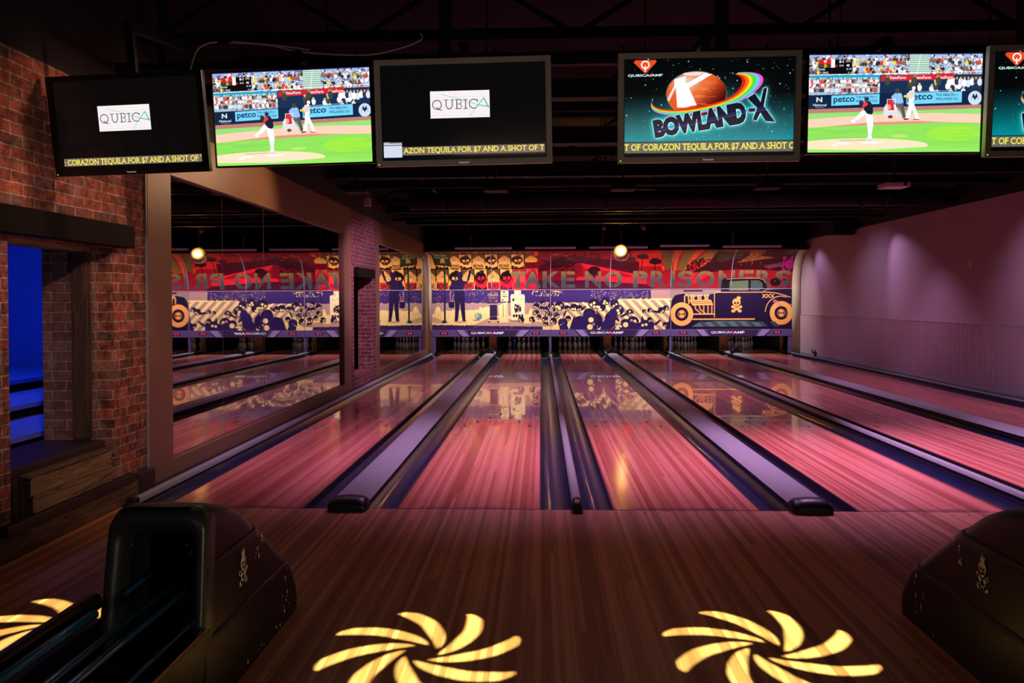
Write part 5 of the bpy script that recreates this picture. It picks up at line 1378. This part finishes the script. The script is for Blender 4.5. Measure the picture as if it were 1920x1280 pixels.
# curved cream end panel at the right wall and green one at the left
for (xa_, xb_, lb, mm_) in ((6.756, 6.975, 'curved cream filler panel between the mural and the purple wall', 'cream_paint'), (-3.465, -3.380, 'narrow cream filler panel between the mural and the far mirror', 'cream_paint')):
    m = MB(); vs = []
    for k in range(17):
        q = k / 16 * PI / 2; yy = YM - .72 * (1 - math.cos(q)) + .02; zz = ZT + .012 + 1.035 * math.sin(q)
        vs += [(xa_, yy, zz), (xb_, yy, zz)]
    m.add([(xa_, YM + .02, .03), (xb_, YM + .02, .03)] + vs, [(2 * k, 2 * k + 1, 2 * k + 3, 2 * k + 2) for k in range(17)], 0, True)
    o = m.build('filler_panel', mm_); sm = o.modifiers.new('s', 'SOLIDIFY'); sm.thickness = .02; tag(o, lb, 'panel')
# dark hood behind the top of the mural up to the ceiling
struct(B(XL, YM + .06, 1.3, XR, YM + .2, CE, 'wall_back', 'pit_black'))

# black-light troughs hung in front of the mural
bars = [(-2.60, -1.04, 0), (-0.68, .69, 0), (1.05, 2.62, 0), (2.95, 4.27, .03), (4.62, 6.18, 0)]
bn = ['leftmost', 'second', 'middle', 'fourth', 'rightmost']
for i, (xa_, xb_, dz) in enumerate(bars):
    t = thing('light_trough', '%s lavender light trough hung above the mural' % bn[i], 'light fitting', ((xa_ + xb_) / 2, 15.2, 2.95), group='light troughs above the mural')
    m = MB().prism([(15.16, 2.99 + dz), (15.30, 2.99 + dz), (15.33, 2.93 + dz), (15.31, 2.925 + dz), (15.27, 2.965 + dz), (15.16, 2.965 + dz)], xa_, xb_, 'X'); m.build('housing', 'trough_metal', t, .002)
    if i in (0, 2, 4):
        x = [-2.16, 0, 1.40, 0, 4.88][i]
        m = MB().tube([(x, 15.25, 2.99), (x, 15.25, 3.32)], .022, 8); m.build('hanger', 'trough_metal', t)
    for x in (xa_ + .2, xb_ - .2):
        m = MB().tube([(x, 15.2, 2.975), (x + .09, 15.38, 2.935)], .008, 6); m.build('bracket', 'brass_trim', t)
o = B(-3.46, 15.36, 2.905, 6.98, 15.42, 2.925, 'support_bar', 'black_steel'); tag(o, 'long black bar carrying the light troughs', 'bar')
# ------------------------------------------------------------------ televisions
def tv_basis(t, tilt, roll):
    t.rotation_mode = 'XYZ'
def television(label, kind, grid, pose, S=1.0):
    x, y, z, rz, tilt, roll = pose
    t = thing('television', label, 'television', (x, y, z), group='televisions above the lanes')
    a, b = math.cos(roll), math.sin(roll)
    Mr = Matrix(((a, 0, -b), (0, 1, 0), (b, 0, a)))
    a, b = math.cos(tilt), math.sin(tilt)
    Mt = Matrix(((1, 0, 0), (0, a, -b), (0, b, a)))
    a, b = math.cos(rz), math.sin(rz)
    Mz = Matrix(((a, -b, 0), (b, a, 0), (0, 0, 1)))
    t.rotation_euler = (Mz @ Mt @ Mr).to_euler()
    if kind == 'plasma':
        W, H, fw, fh = 1.21, .724, .040, .040
        sx0, sx1, sz0, sz1 = -.560, .560, -.300, .330
        mf = 'tv_grey'
    elif kind == 'plasma_black':
        W, H, fw, fh = 1.21, .724, .045, .040
        sx0, sx1, sz0, sz1 = -.556, .556, -.302, .325
        mf = 'tv_black'
    else:
        W, H, fw, fh = 1.172, .678, .011, .012
        sx0, sx1, sz0, sz1 = -.575, .575, -.325, .325
        mf = 'tv_black'
    yf = 0.0
    m = MB(); w, h = W / 2, H / 2
    outer = [(-w, -h), (w, -h), (w, h), (-w, h)]; inner = [(-w + fw, -h + fh), (w - fw, -h + fh), (w - fw, h - fh), (-w + fw, h - fh)]
    vs = [(u, yf, v) for u, v in outer] + [(u, yf, v) for u, v in inner] + [(u, yf + .012, v) for u, v in inner] + [(u, yf + .045, v) for u, v in outer]
    fs = []
    for i in range(4):
        j = (i + 1) % 4; fs += [(i, j, 4 + j, 4 + i), (4 + i, 4 + j, 8 + j, 8 + i), (12 + i, 12 + j, j, i)]
    fs.append((12, 13, 14, 15)); fs.append((8, 9, 10, 11))
    m.add(vs, fs); m.build('bezel', mf, t, .003, local=True)
    m = MB().box(-w * .8, yf + .045, -h * .75, w * .8, yf + .10, h * .75); m.build('back_cover', 'tv_black', t, .01, local=True)
    m = MB().box(-w + fw, yf + .009, -h + fh, w - fw, yf + .011, h - fh); m.build('screen_surround', 'tv_black', t, local=True)
    gx = lambda U, V: np.stack([sx0 + (sx1 - sx0) * U, np.full_like(U, yf + .007), sz1 + (sz0 - sz1) * V], -1)
    if isinstance(grid, np.ndarray): s = grid_mesh('screen', grid, gx, 'screen_picture_bright' if kind == 'lcd' else 'screen_picture', t, local=True)
    else:
        s = bpy.data.objects.new('screen', grid); COL.objects.link(s); s.parent = t
    if kind != 'lcd':
        m = MB(); text_mesh(m, 'Panasonic', -.035, -h + .012, .035, -h + .024, lambda u, v: (u, -.0015, v), .02); m.build('badge', 'tv_badge', t, local=True)
        m = MB().box(-w + .014, -.002, -h + .012, -w + .022, 0, -h + .017); m.build('power_light', 'green_led', t, local=True)
    dy = (.062 - y) / S; rz_ = (3.31 - z) / S
    m = MB().box(-.16, .10, -.15, .16, .13, .15).box(-.03, .13, -.05, .03, .17, rz_ + .03).box(-.03, .13, rz_ - .04, .03, max(dy, .18), rz_ + .03); m.build('ceiling_bracket', 'black_steel', t, local=True)
    t.scale = (S, S, S)
    return t, s.data
g_game = paint_ball_game(); g_space = paint_space()
g_l1 = paint_logo_screen(': CORAZON TEQUILA FOR $7 AND A SHOT OF \'', 0, clipped=True)
g_l3 = paint_logo_screen('AZON TEQUILA FOR $7 AND A SHOT OF T', 33, painted_reflection=True)
television('black-framed television at far left showing a small white logo on black', 'plasma_black', g_l1, (-2.897, -.817, 2.679, -.068, .133, .013), .87)
_, game_me = television('thin-framed television showing the baseball game, above the mirror wall', 'lcd', g_game, (-2.024, -.227, 2.85, -.067, .089, .007))
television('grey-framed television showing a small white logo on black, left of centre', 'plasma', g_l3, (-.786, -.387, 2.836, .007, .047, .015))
_, space_me = television('grey-framed television showing a planet with rainbow ring, right of centre', 'plasma', g_space, (.867, -.456, 2.825, -.006, .078, .001))
television('thin-framed television showing the baseball game, at right', 'lcd', game_me, (2.128, -.358, 2.859, .011, .044, -.005))
television('grey-framed television cut off by the right picture edge, starry teal screen', 'plasma', space_me, (3.295, -.44, 2.842, .0, .078, .001))
# poles from the ceiling
for x, w_, lb in ((-3.13, .03, 'thin square pole above the far left television'), (-.97, .045, 'square steel pole above the left of centre television'), (1.09, .045, 'square steel pole above the planet television'), (3.3, .045, 'square steel pole above the rightmost television')):
    o = B(x - w_, .112, 3.28, x + w_, .112 + w_ * 2, CE, 'ceiling_pole', 'black_steel', bevel=.004); tag(o, lb, 'pole', 'poles carrying the televisions')
o = B(-3.46, .05, 3.28, 6.98, .11, 3.34, 'mounting_rail', 'black_steel'); tag(o, 'long black rail behind the tops of the televisions', 'rail')

# cables
def smooth(pts, n=6):
    out = []; P = [Vector(p) for p in pts]
    for i in range(len(P) - 1):
        p0 = P[max(i - 1, 0)]; p1 = P[i]; p2 = P[i + 1]; p3 = P[min(i + 2, len(P) - 1)]
        for k in range(n):
            t_ = k / n
            out.append(.5 * ((2 * p1) + (-p0 + p2) * t_ + (2 * p0 - 5 * p1 + 4 * p2 - p3) * t_ ** 2 + (-p0 + 3 * p1 - 3 * p2 + p3) * t_ ** 3))
    out.append(P[-1]); return out
o = MB().tube(smooth([(-2.86, .0, 3.25), (-2.83, .05, 3.42), (-2.77, .1, 3.49), (-2.72, .16, 3.52)]), .006, 6).build('cable', 'cable_white'); tag(o, 'short white cable end dropping behind the far left television', 'cable')
o = MB().tube(smooth([(-2.62, .14, 3.51), (-2.32, .1, 3.475), (-2.07, .1, 3.42), (-1.75, .1, 3.39), (-1.51, .1, 3.39), (-1.31, .1, 3.43), (-1.15, .1, 3.49), (-1.15, .1, 3.54)]), .006, 6).build('cable', 'cable_white'); tag(o, 'long drooping white cable above the baseball television at left', 'cable')
o = MB().tube(smooth([(-2.60, .15, 3.522), (-2.2, .14, 3.475), (-2.0, .13, 3.44)]), .006, 6).build('cable', 'cable_white'); tag(o, 'second strand of white cable lying on the drooping one', 'cable')
for k, (a_, b_) in enumerate((((-1.6, .1, 3.33), (-1.2, .5, 4.2)), ((-2.0, .08, 3.335), (-2.3, .3, 3.62)), ((-3.4, -1.2, 3.6), (-3.38, -1.35, 4.1)), ((1.9, .08, 3.335), (2.0, .4, 4.3)))):
    o = MB().tube(smooth([a_, ((a_[0] + b_[0]) / 2 + .05, (a_[1] + b_[1]) / 2, (a_[2] + b_[2]) / 2 - .06), b_]), .005, 6).build('cable', 'cable_white' if k == 2 else 'cable_black')
    tag(o, ['thin black cable slanting up right of the left baseball television', 'thin black cable above the left baseball television', 'white cable end hanging at the far top left corner', 'thin black cable above the planet television'][k], 'cable')

# ------------------------------------------------------------------ ceiling structure
def truss(y, zb, zt, label):
    t = thing('roof_truss', label, 'truss', (1.8, y, zb), group='roof trusses')
    B(-3.45, y - .05, zt - .09, 6.98, y + .05, zt, 'top_chord', 'joist_wood', t); B(-3.45, y - .05, zb, 6.98, y + .05, zb + .09, 'bottom_chord', 'joist_wood', t)
    m = MB(); n = 12; w = 10.4 / n
    for k in range(n):
        x0 = -3.44 + k * w
        a_, b_ = ((x0, y, zb + .05), (x0 + w, y, zt - .05)) if k % 2 == 0 else ((x0, y, zt - .05), (x0 + w, y, zb + .05))
        m.tube([a_, b_], .022, 6)
    m.build('web', 'joist_wood', t)
TN = ['nearest', 'second', 'third', 'fourth', 'fifth', 'sixth', 'seventh', 'farthest']
for k, (y, zb) in enumerate(((.55, 3.62), (2.6, 3.55), (4.9, 3.5), (7.2, 3.45), (9.4, 3.45), (11.6, 3.45), (13.8, 3.45))):
    truss(y, zb, zb + .62, '%s black roof truss crossing above the lanes' % TN[k])
for k, (y, z, h) in enumerate(((1.6, 3.42, .17), (3.6, 3.40, .20), (5.9, 3.38, .22), (10.3, 3.36, .20), (12.6, 3.34, .18))):
    m = MB().box(-3.45, y - .075, z, 6.98, y + .075, z + .016).box(-3.45, y - .075, z + h - .016, 6.98, y + .075, z + h).box(-3.45, y - .006, z + .016, 6.98, y + .006, z + h - .016)
    o = m.build('steel_beam', 'black_steel'); tag(o, '%s black steel beam across the ceiling' % TN[k], 'beam', 'steel beams across the ceiling')
m = MB()
t = thing('ventilation_duct', 'long round black duct across the room, ending at the purple wall', 'duct', (2.5, 8.2, 3.17))
MB().tube([(-2.6, 8.2, 3.33), (6.97, 8.2, 3.33)], .16, 20).build('pipe', 'duct_metal', t)
for x in (-2.0, -1.3, .9, 1.9, 3.6, 5.4, 5.8): MB().tube([(x - .03, 8.2, 3.33), (x + .03, 8.2, 3.33)], .175, 20).build('collar', 'duct_metal', t)
for x in (-2.0, .9, 3.6): B(x - .012, 8.19, 3.48, x + .012, 8.21, CE, 'strap', 'black_steel', t)
o = MB().tube([(-3.47, 6.6, 3.36), (6.99, 6.6, 3.36)], .035, 10).build('pipe', 'duct_metal'); tag(o, 'thin black pipe running just before the round duct', 'pipe')
o = MB().tube([(-3.47, 11.0, 3.30), (6.99, 11.0, 3.30)], .03, 10).build('pipe', 'duct_metal'); tag(o, 'thin black pipe behind the round duct', 'pipe')
o = MB().tube([(-2.2, 1.0, 3.545), (-2.2, 15.0, 3.545)], .025, 8).build('pipe', 'duct_metal'); tag(o, 'thin black pipe running towards the mural at left', 'pipe')
o = MB().tube([(4.47, 1.0, 3.545), (4.47, 15.0, 3.545)], .025, 8).build('pipe', 'duct_metal'); tag(o, 'thin black pipe running towards the mural at right', 'pipe')
# projectors hanging above the lanes
def hang_fixture(x, y, z, label):
    t = thing('hanging_projector', label, 'projector', (x, y, z), group='projectors hanging in a row')
    B(x - .15, y - .12, z, x + .15, y + .14, z + .055, 'body', 'tv_grey' if x > 4 else 'black_steel', t, .006)
    B(x - .06, y - .05, z + .06, x + .06, y + .05, z + .13, 'yoke', 'black_steel', t, .004)
    MB().tube([(x, y, z + .12), (x, y, CE)], .012, 8).build('rod', 'black_steel', t)
    MB().tube(smooth([(x - .05, y, z + .1), (x - .11, y, z + .17), (x - .03, y, z + .25)]), .006, 6).build('cable', 'cable_black', t)
    MB().tube([(x + .08, y - .13, z + .03), (x + .08, y - .118, z + .03)], .02, 10).build('lens', 'hood_inside', t)
for k, x in enumerate((-2.62, -.83, .79, 2.60, 4.17)):
    hang_fixture(x, 4.2, 2.93, '%s hanging projector, %s' % (['leftmost', 'second', 'middle', 'fourth', 'rightmost'][k], ['near the brown mirror frame', 'below the television left of centre', 'left below the planet television', 'below the planet television', 'grey, below the right baseball television'][k]))
o = B(6.45, 12.35, 3.02, 6.95, 12.7, 3.3, 'speaker_box', 'black_paint', bevel=.01); tag(o, 'black box hung at the top of the purple wall', 'speaker')
o = MB().box(-3.38, 7.9, 3.22, -3.28, 8.0, 3.36).tube([(-3.33, 7.95, 3.36), (-3.33, 7.95, 3.6)], .01, 6).build('wall_speaker', 'outlet_grey'); tag(o, 'small pale fitting above the brown mirror frame corner', 'fitting')
# par cans that carry the house spots
for k, (x, y, tx, ty, p, c, a) in enumerate(LANE_SPOTS):
    t = thing('spot_lamp', 'black spot lamp above the %s at %s' % (['leftmost lane', 'second lane', 'third lane', 'fourth lane', 'fifth lane', 'leftmost lane', 'second lane', 'third lane', 'fourth lane', 'fifth lane', 'rightmost lane', 'rightmost lane', 'leftmost lane', 'second divider', 'fourth lane', 'rightmost lane'][k],
                                                               ['the foul line', 'the foul line', 'the foul line', 'the foul line', 'the foul line', 'mid lane', 'mid lane', 'mid lane', 'mid lane', 'mid lane', 'mid lane', 'the arrows', 'the pin end', 'the pin end', 'the pin end', 'the pin end'][k]), 'spot lamp', (x, y, 3.42), group='spot lamps above the lanes')
    m = MB(); m.lathe([(.06, 0.0), (.085, 0.0), (.09, .02), (.085, .16), (.05, .22), (.0005, .23)], (x, y, 3.40), 16); m.build('can', 'black_steel', t)
    MB().tube([(x, y, 3.62), (x, y, CE)], .01, 6).build('stem', 'black_steel', t)
# small purple reflectors beside the mirror ball
for x, lb in ((1.20, 'left'), (2.10, 'right')):
    t = thing('pin_spot', 'small pin spot lamp %s of the mirror ball rod' % lb, 'spot lamp', (x, 12.2, 3.15))
    MB().tube([(x, 12.15, 3.17), (x, 12.28, 3.26)], .05, 12).build('can', 'trough_metal', t)
    MB().tube([(x, 12.25, 3.28), (x, 12.25, CE)], .01, 6).build('stem', 'black_steel', t)

# ------------------------------------------------------------------ mirror ball
t = thing('mirror_ball', 'glittering mirror ball hanging in front of the mural', 'mirror ball', (1.686, 13.1, 2.475))
m = MB(); R_ = .20; nb = 22
for i in range(nb):
    p0 = -PI / 2 + PI * i / nb; p1 = -PI / 2 + PI * (i + 1) / nb
    nn = max(4, int(2 * PI * math.cos((p0 + p1) / 2) * nb / PI))
    for k in range(nn):
        a0 = 2 * PI * k / nn; a1 = 2 * PI * (k + 1) / nn
        jit = Vector((rng.uniform(-1, 1), rng.uniform(-1, 1), rng.uniform(-1, 1))) * .004
        g = .06; pa = p0 + (p1 - p0) * g; pb_ = p1 - (p1 - p0) * g; aa = a0 + (a1 - a0) * g; ab = a1 - (a1 - a0) * g
        q = [(math.cos(p) * math.cos(a), math.cos(p) * math.sin(a), math.sin(p)) for p, a in ((pa, aa), (pa, ab), (pb_, ab), (pb_, aa))]
        cen = sum((Vector(v) for v in q), Vector()) / 4
        n_ = (cen + jit * 6).normalized()
        vs = []
        for v in q:
            v = Vector(v); v = v - n_ * (v - cen).dot(n_)
            vs.append(Vector((1.686, 13.1, 2.675)) + v * R_)
        m.add(vs, [(0, 1, 2, 3)])
m.build('facets', 'ball_mirror', t)
m = MB(); m.lathe([(.0005, -.19)] + [(.19 * math.cos(a * PI / 16), .19 * math.sin(a * PI / 16)) for a in range(-7, 8)] + [(.0005, .19)], (1.686, 13.1, 2.675), 24); m.build('core', 'black_steel', t)
MB().tube([(1.686, 13.1, 2.86), (1.686, 13.1, 3.35)], .006, 6).build('rod', 'capping', t)
MB().tube([(1.686, 13.1, 2.86), (1.686, 13.1, 2.895)], .025, 12).build('collar', 'black_steel', t)
B(1.62, 13.03, 3.35, 1.75, 13.17, 3.48, 'motor', 'black_steel', t, .006)
B(1.675, 13.09, 3.48, 1.70, 13.11, CE, 'hanger', 'black_steel', t)
t = thing('pin_spot', 'black pin spot lamp aimed at the mirror ball', 'spot lamp', (1.25, 10.2, 3.8))
MB().tube([(1.235, 10.10, 3.79), (1.20, 9.90, 3.86)], .07, 14).build('can', 'black_steel', t)
MB().tube([(1.2, 9.95, 3.86), (1.2, 9.95, CE)], .01, 6).build('stem', 'black_steel', t)

# ------------------------------------------------------------------ gobo projectors: swirl of light on the approach
def swirl(x, y, label, rot, scale, power):
    H = 3.9
    t = thing('gobo_projector', label, 'projector', (x, y, H), group='swirl projectors over the approach')
    m = MB(); m.lathe([(.10, -.02), (.105, -.02), (.11, .25), (.0005, .26)], (x, y, H), 18); m.build('can', 'black_steel', t)
    MB().tube([(x, y, H + .25), (x, y, CE)], .012, 6).build('stem', 'black_steel', t)
    # metal plate with ten curved cut-outs, lamp a short way above it
    d = .12; hz = H - .01; k_ = d / (hz + d)      # floor radius -> plate radius
    n = 8; D = 2 * PI / n
    s1 = lambda r_: math.radians(float(np.interp(r_, [.075, .11, .145, .2, .27, .31, .385, .43, .458], [0, 13, 24, 37, 49, 54, 65, 71, 80])))
    s2 = lambda r_: math.radians(float(np.interp(r_, [.075, .09, .104, .15, .2, .31, .34, .41, .445, .458], [2, 24, 36, 52, 61, 71.5, 75, 80.5, 83.5, 82])))
    rs = [.075, .082, .09, .10, .115, .13, .15, .175, .2, .235, .27, .30, .33, .36, .385, .41, .43, .445, .452, .458]
    def P(r_, an): return (x + r_ * k_ * scale * math.cos(an), y + r_ * k_ * scale * math.sin(an), hz)
    # plate = strips between neighbouring cut-outs + hub + rim
    m = MB()
    for b_ in range(n):
        for j in range(len(rs) - 1):
            ra, rb = rs[j], rs[j + 1]
            a0 = rot + b_ * D + s2(ra); a1 = rot + (b_ + 1) * D + s1(ra); c0 = rot + b_ * D + s2(rb); c1 = rot + (b_ + 1) * D + s1(rb)
            for s_ in range(12):
                u0, u1 = s_ / 12, (s_ + 1) / 12
                m.add([P(ra, a0 + (a1 - a0) * u0), P(ra, a0 + (a1 - a0) * u1), P(rb, c0 + (c1 - c0) * u1), P(rb, c0 + (c1 - c0) * u0)], [(0, 1, 2, 3)])
    for s_ in range(160):
        a0, a1 = 2 * PI * s_ / 160, 2 * PI * (s_ + 1) / 160
        m.add([(x, y, hz), P(.0785, a0), P(.0785, a1)], [(0, 1, 2)])
        m.add([P(.4535, a0), P(3.0, a0), P(3.0, a1), P(.4535, a1)], [(0, 1, 2, 3)])
    m.build('gobo_plate', 'hood_inside', t)
    l = bpy.data.lights.new('gobo_lamp', 'SPOT'); l.energy = power; l.color = (.74, 1.0, .40); l.spot_size = math.radians(17); l.spot_blend = .25; l.shadow_soft_size = .0004
    o = bpy.data.objects.new('gobo_lamp', l); COL.objects.link(o); o.location = (x, y, hz + d)
swirl(-.79, -2.318, 'projector throwing the swirl of light on the approach at centre left', math.radians(75), 1.0, 3300)
swirl(.73, -2.25, 'projector throwing the swirl of light on the approach at right', math.radians(80), 1.0, 3300)
swirl(-2.58, -2.13, 'projector throwing the swirl of light at the left picture edge', math.radians(95), 1.0, 3300)

# ------------------------------------------------------------------ ball returns
def ball_return(cx, label):
    t = thing('ball_return', label, 'ball return', (cx, -2.6, 0), group='ball returns on the approach')
    w = .200
    zN = [0, .05, .1, .2, .28, .37, .52, .55, .65, .70, .724, .75, .765]
    yN = [-1.752, -1.745, -1.752, -1.81, -1.885, -2.0, -2.21, -2.25, -2.40, -2.51, -2.58, -2.67, -2.74]
    def plan(z, off, ws=1.0):
        yn = float(np.interp(z, zN, yN)) + off
        wz = (1.025 - .10 * z / .76) * (w if z < .69 else w - .075 * (1 - math.sqrt(max(0, 1 - ((z - .69) / .076) ** 2)))) * ws + off * .5
        r = min(.13, wz * .8); yr = -2.80 - (.76 - z) * .15
        P_ = [(cx - wz, yr, z), (cx - wz, (yr + yn - r) / 2, z), (cx - wz, yn - r, z)]
        for k in range(1, 8):
            a = PI - PI / 2 * k / 7; P_.append((cx - wz + r + r * math.cos(a), yn - r + r * math.sin(a), z))
        for k in range(0, 7):
            a = PI / 2 - PI / 2 * k / 7; P_.append((cx + wz - r + r * math.cos(a), yn - r + r * math.sin(a), z))
        return P_ + [(cx + wz, yn - r, z), (cx + wz, (yr + yn - r) / 2, z), (cx + wz, yr, z)]
    def shell(name, zs, cap=False):
        rings = [plan(z, off) for z, off in zs]; n = len(rings[0])
        m = MB().add([q for R in rings for q in R], [(k * n + i, k * n + i + 1, (k + 1) * n + i + 1, (k + 1) * n + i) for k in range(len(rings) - 1) for i in range(n - 1)], 0, True)
        if cap: m.add(rings[-1], [tuple(range(n))])
        return m.build(name, 'hood_black', t)
    shell('lower_shell', [(0, .014), (.05, .014), (.1, .014), (.15, .014), (.2, .014), (.25, .015), (.277, .015), (.286, .008), (.286, -.01)])
    shell('middle_shell', [(.284, .002), (.30, .002), (.35, .002), (.40, .003), (.45, .004), (.50, .006), (.54, .008), (.552, .004), (.552, -.01)])
    shell('top_shell', [(.55, -.004), (.58, -.002), (.62, 0), (.65, 0), (.68, 0), (.70, 0), (.715, 0), (.728, 0), (.74, 0), (.75, 0), (.758, 0), (.765, 0)], True)
    # rear rim around the opening: thick rounded frame, leaning slightly
    def rrect(wd, z0, z1, r, yy, tilt=0.0):
        P_ = [(cx - wd, yy, z0), (cx - wd, yy, z1 - r)]
        for k in range(1, 7):
            a = PI - PI / 2 * k / 6; P_.append((cx - wd + r + r * math.cos(a), yy, z1 - r + r * math.sin(a)))
        for k in range(0, 6):
            a = PI / 2 - PI / 2 * k / 6; P_.append((cx + wd - r + r * math.cos(a), yy, z1 - r + r * math.sin(a)))
        P_ += [(cx + wd, yy, z1 - r), (cx + wd, yy, z0)]
        return [(cx + (a - cx) * (1.025 - .10 * c / .76), b - (0.76 - c) * .15, c) for a, b, c in P_]
    rings = [rrect(w * 1.02, .0, .765, .075, -2.74), rrect(w * 1.03, .0, .768, .075, -2.78), rrect(w * 1.0, .0, .755, .075, -2.815), rrect(w * .93, .0, .735, .07, -2.83),
             rrect(w * .82, .0, .700, .06, -2.822), rrect(w * .72, .0, .675, .055, -2.80), rrect(w * .69, .0, .665, .05, -2.74)]
    m = MB(); n = len(rings[0])
    m.add([q for R in rings for q in R], [(k * n + i, k * n + i + 1, (k + 1) * n + i + 1, (k + 1) * n + i) for k in range(len(rings) - 1) for i in range(n - 1)], 0, True)
    m.build('rim', 'hood_rim', t)
    m = MB(); a_ = rrect(w * .69, .0, .665, .05, -2.74); b_ = rrect(w * .66, .0, .60, .05, -2.46)
    m.add(a_ + b_, [(i, i + 1, n + i + 1, n + i) for i in range(n - 1)] + [tuple(range(n, 2 * n))], 0, True); m.build('inner_tunnel', 'hood_inside', t)
    for q in ((-.105, .625), (.105, .625), (.125, .45), (-.145, .30), (.145, .28), (.15, .22), (-.155, .42)):
        MB().tube([(cx + q[0], -2.80 - (0.76 - q[1]) * .12, q[1]), (cx + q[0], -2.79 - (0.76 - q[1]) * .12, q[1])], .005, 8).build('bolt', 'bolt_metal', t)
    # painted skull badge on both flanks
    for s_ in (-1, 1):
        X_ = cx + s_ * (w * .972 + .0035)
        m = MB()
        def disc(yc, zc, ry, rz_, off=0.0, n_=18, mi=0):
            m.prism([(yc + ry * math.cos(2 * PI * k / n_), zc + rz_ * math.sin(2 * PI * k / n_)) for k in range(n_)], X_ + s_ * off, X_ + s_ * (off + .0008), 'X', mi)
        y0, z0 = -2.50, .425
        disc(y0, z0 + .03, .026, .028); disc(y0, z0 + .004, .014, .012)
        for a_, b_ in (((-.035, -.005), (.026, -.05)), ((.035, -.005), (-.026, -.05))):
            d_ = Vector((b_[0] - a_[0], b_[1] - a_[1])); n2 = Vector((-d_.y, d_.x)).normalized() * .008
            m.prism([(y0 + a_[0] + n2.x, z0 + a_[1] + n2.y), (y0 + b_[0] + n2.x * 1.5, z0 + b_[1] + n2.y * 1.5), (y0 + b_[0] - n2.x * 1.5, z0 + b_[1] - n2.y * 1.5), (y0 + a_[0] - n2.x, z0 + a_[1] - n2.y)], X_, X_ + s_ * .0008, 'X')
            disc(y0 + a_[0], z0 + a_[1], .011, .011); disc(y0 + b_[0], z0 + b_[1], .015, .013)
        m.prism([(y0 - .014, z0 + .058), (y0 - .018, z0 + .082), (y0 - .007, z0 + .068), (y0, z0 + .088), (y0 + .007, z0 + .068), (y0 + .018, z0 + .082), (y0 + .014, z0 + .058)], X_, X_ + s_ * .0008, 'X')
        disc(y0 - .009, z0 + .026, .0065, .007, .0009, 12, 1); disc(y0 + .011, z0 + .026, .0065, .007, .0009, 12, 1)
        m.build('skull_badge', ['decal_cream', 'hood_black'], t)
    # scuffed paint chips near the nose
    q = random.Random(int(cx * 10) + 3); m = MB()
    for s_ in (-1, 1):
        for _ in range(26):
            if q.random() < .35: yc, zc, ww = q.uniform(-2.36, -2.28), q.uniform(.42, .53), w * .965 + .003
            elif q.random() < .7: yc, zc, ww = q.uniform(-2.06, -1.96), q.uniform(.05, .26), w * 1.01 + .007
            else: yc, zc, ww = q.uniform(-2.5, -1.95), q.uniform(.005, .05), w * 1.025 + .007
            r_ = q.uniform(.003, .009); X_ = cx + s_ * (ww + .002)
            m.prism([(yc + r_ * q.uniform(.5, 1) * math.cos(2 * PI * k / 7), zc + r_ * q.uniform(.6, 1.8) * math.sin(2 * PI * k / 7)) for k in range(7)], X_, X_ + s_ * .0006, 'X')
    tag(m.build('paint_chips', 'chip_grey', t), kind='stuff')
    # ball rack rails running back towards the seats
    def rail(name, pts, r_, mm_): MB().tube(pts, r_, 10).build(name, mm_, t)
    y1 = -4.6
    rail('rail', [(cx - .205, y1, .44), (cx - .205, -2.90, .44)], .036, 'rail_black')
    rail('rail', [(cx - .125, y1, .45), (cx - .125, -3.05, .45), (cx - .125, -3.03, .448)], .017, 'rail_blue')
    rail('rail', [(cx - .115, -2.85, .45), (cx - .115, -2.60, .46)], .009, 'rail_blue')
    rail('rail', [(cx + .035, y1, .45), (cx + .035, -2.55, .46)], .013, 'rail_blue')
    rail('rail', [(cx + .105, y1, .45), (cx + .105, -2.55, .46)], .013, 'rail_blue')
    rail('rail', [(cx + .165, y1, .36), (cx + .165, -2.88, .37)], .010, 'rail_blue')
    rail('rail', [(cx + .215, y1, .33), (cx + .215, -2.90, .34)], .008, 'brass_trim')
    B(cx + .17, y1, .0, cx + .205, -2.83, .32, 'side_panel', 'hood_black', t, .004)
    B(cx - .205, y1, .18, cx - .17, -2.9, .38, 'side_panel', 'rail_black', t, .004)
    for yy in (-3.05, -3.9): B(cx - .18, yy, .22, cx + .18, yy + .05, .26, 'crossbar', 'rail_black', t, .003)
    for sx in (-.18, .15):
        for yy in (-3.9, -4.5): B(cx + sx, yy, 0.0, cx + sx + .03, yy + .03, .3, 'leg', 'rail_black', t)
    rail('feed_pipe', [(cx - .02, -2.55, .50), (cx + .05, -2.45, .50)], .03, 'hood_rim')
    B(cx + .03, -2.62, .405, cx + .11, -2.58, .43, 'latch', 'brass_trim', t, .002)
ball_return(-1.705, 'black ball return with open rear at left front, blue rails leading back')
ball_return(1.715, 'black ball return at the right front corner, seen from its side')
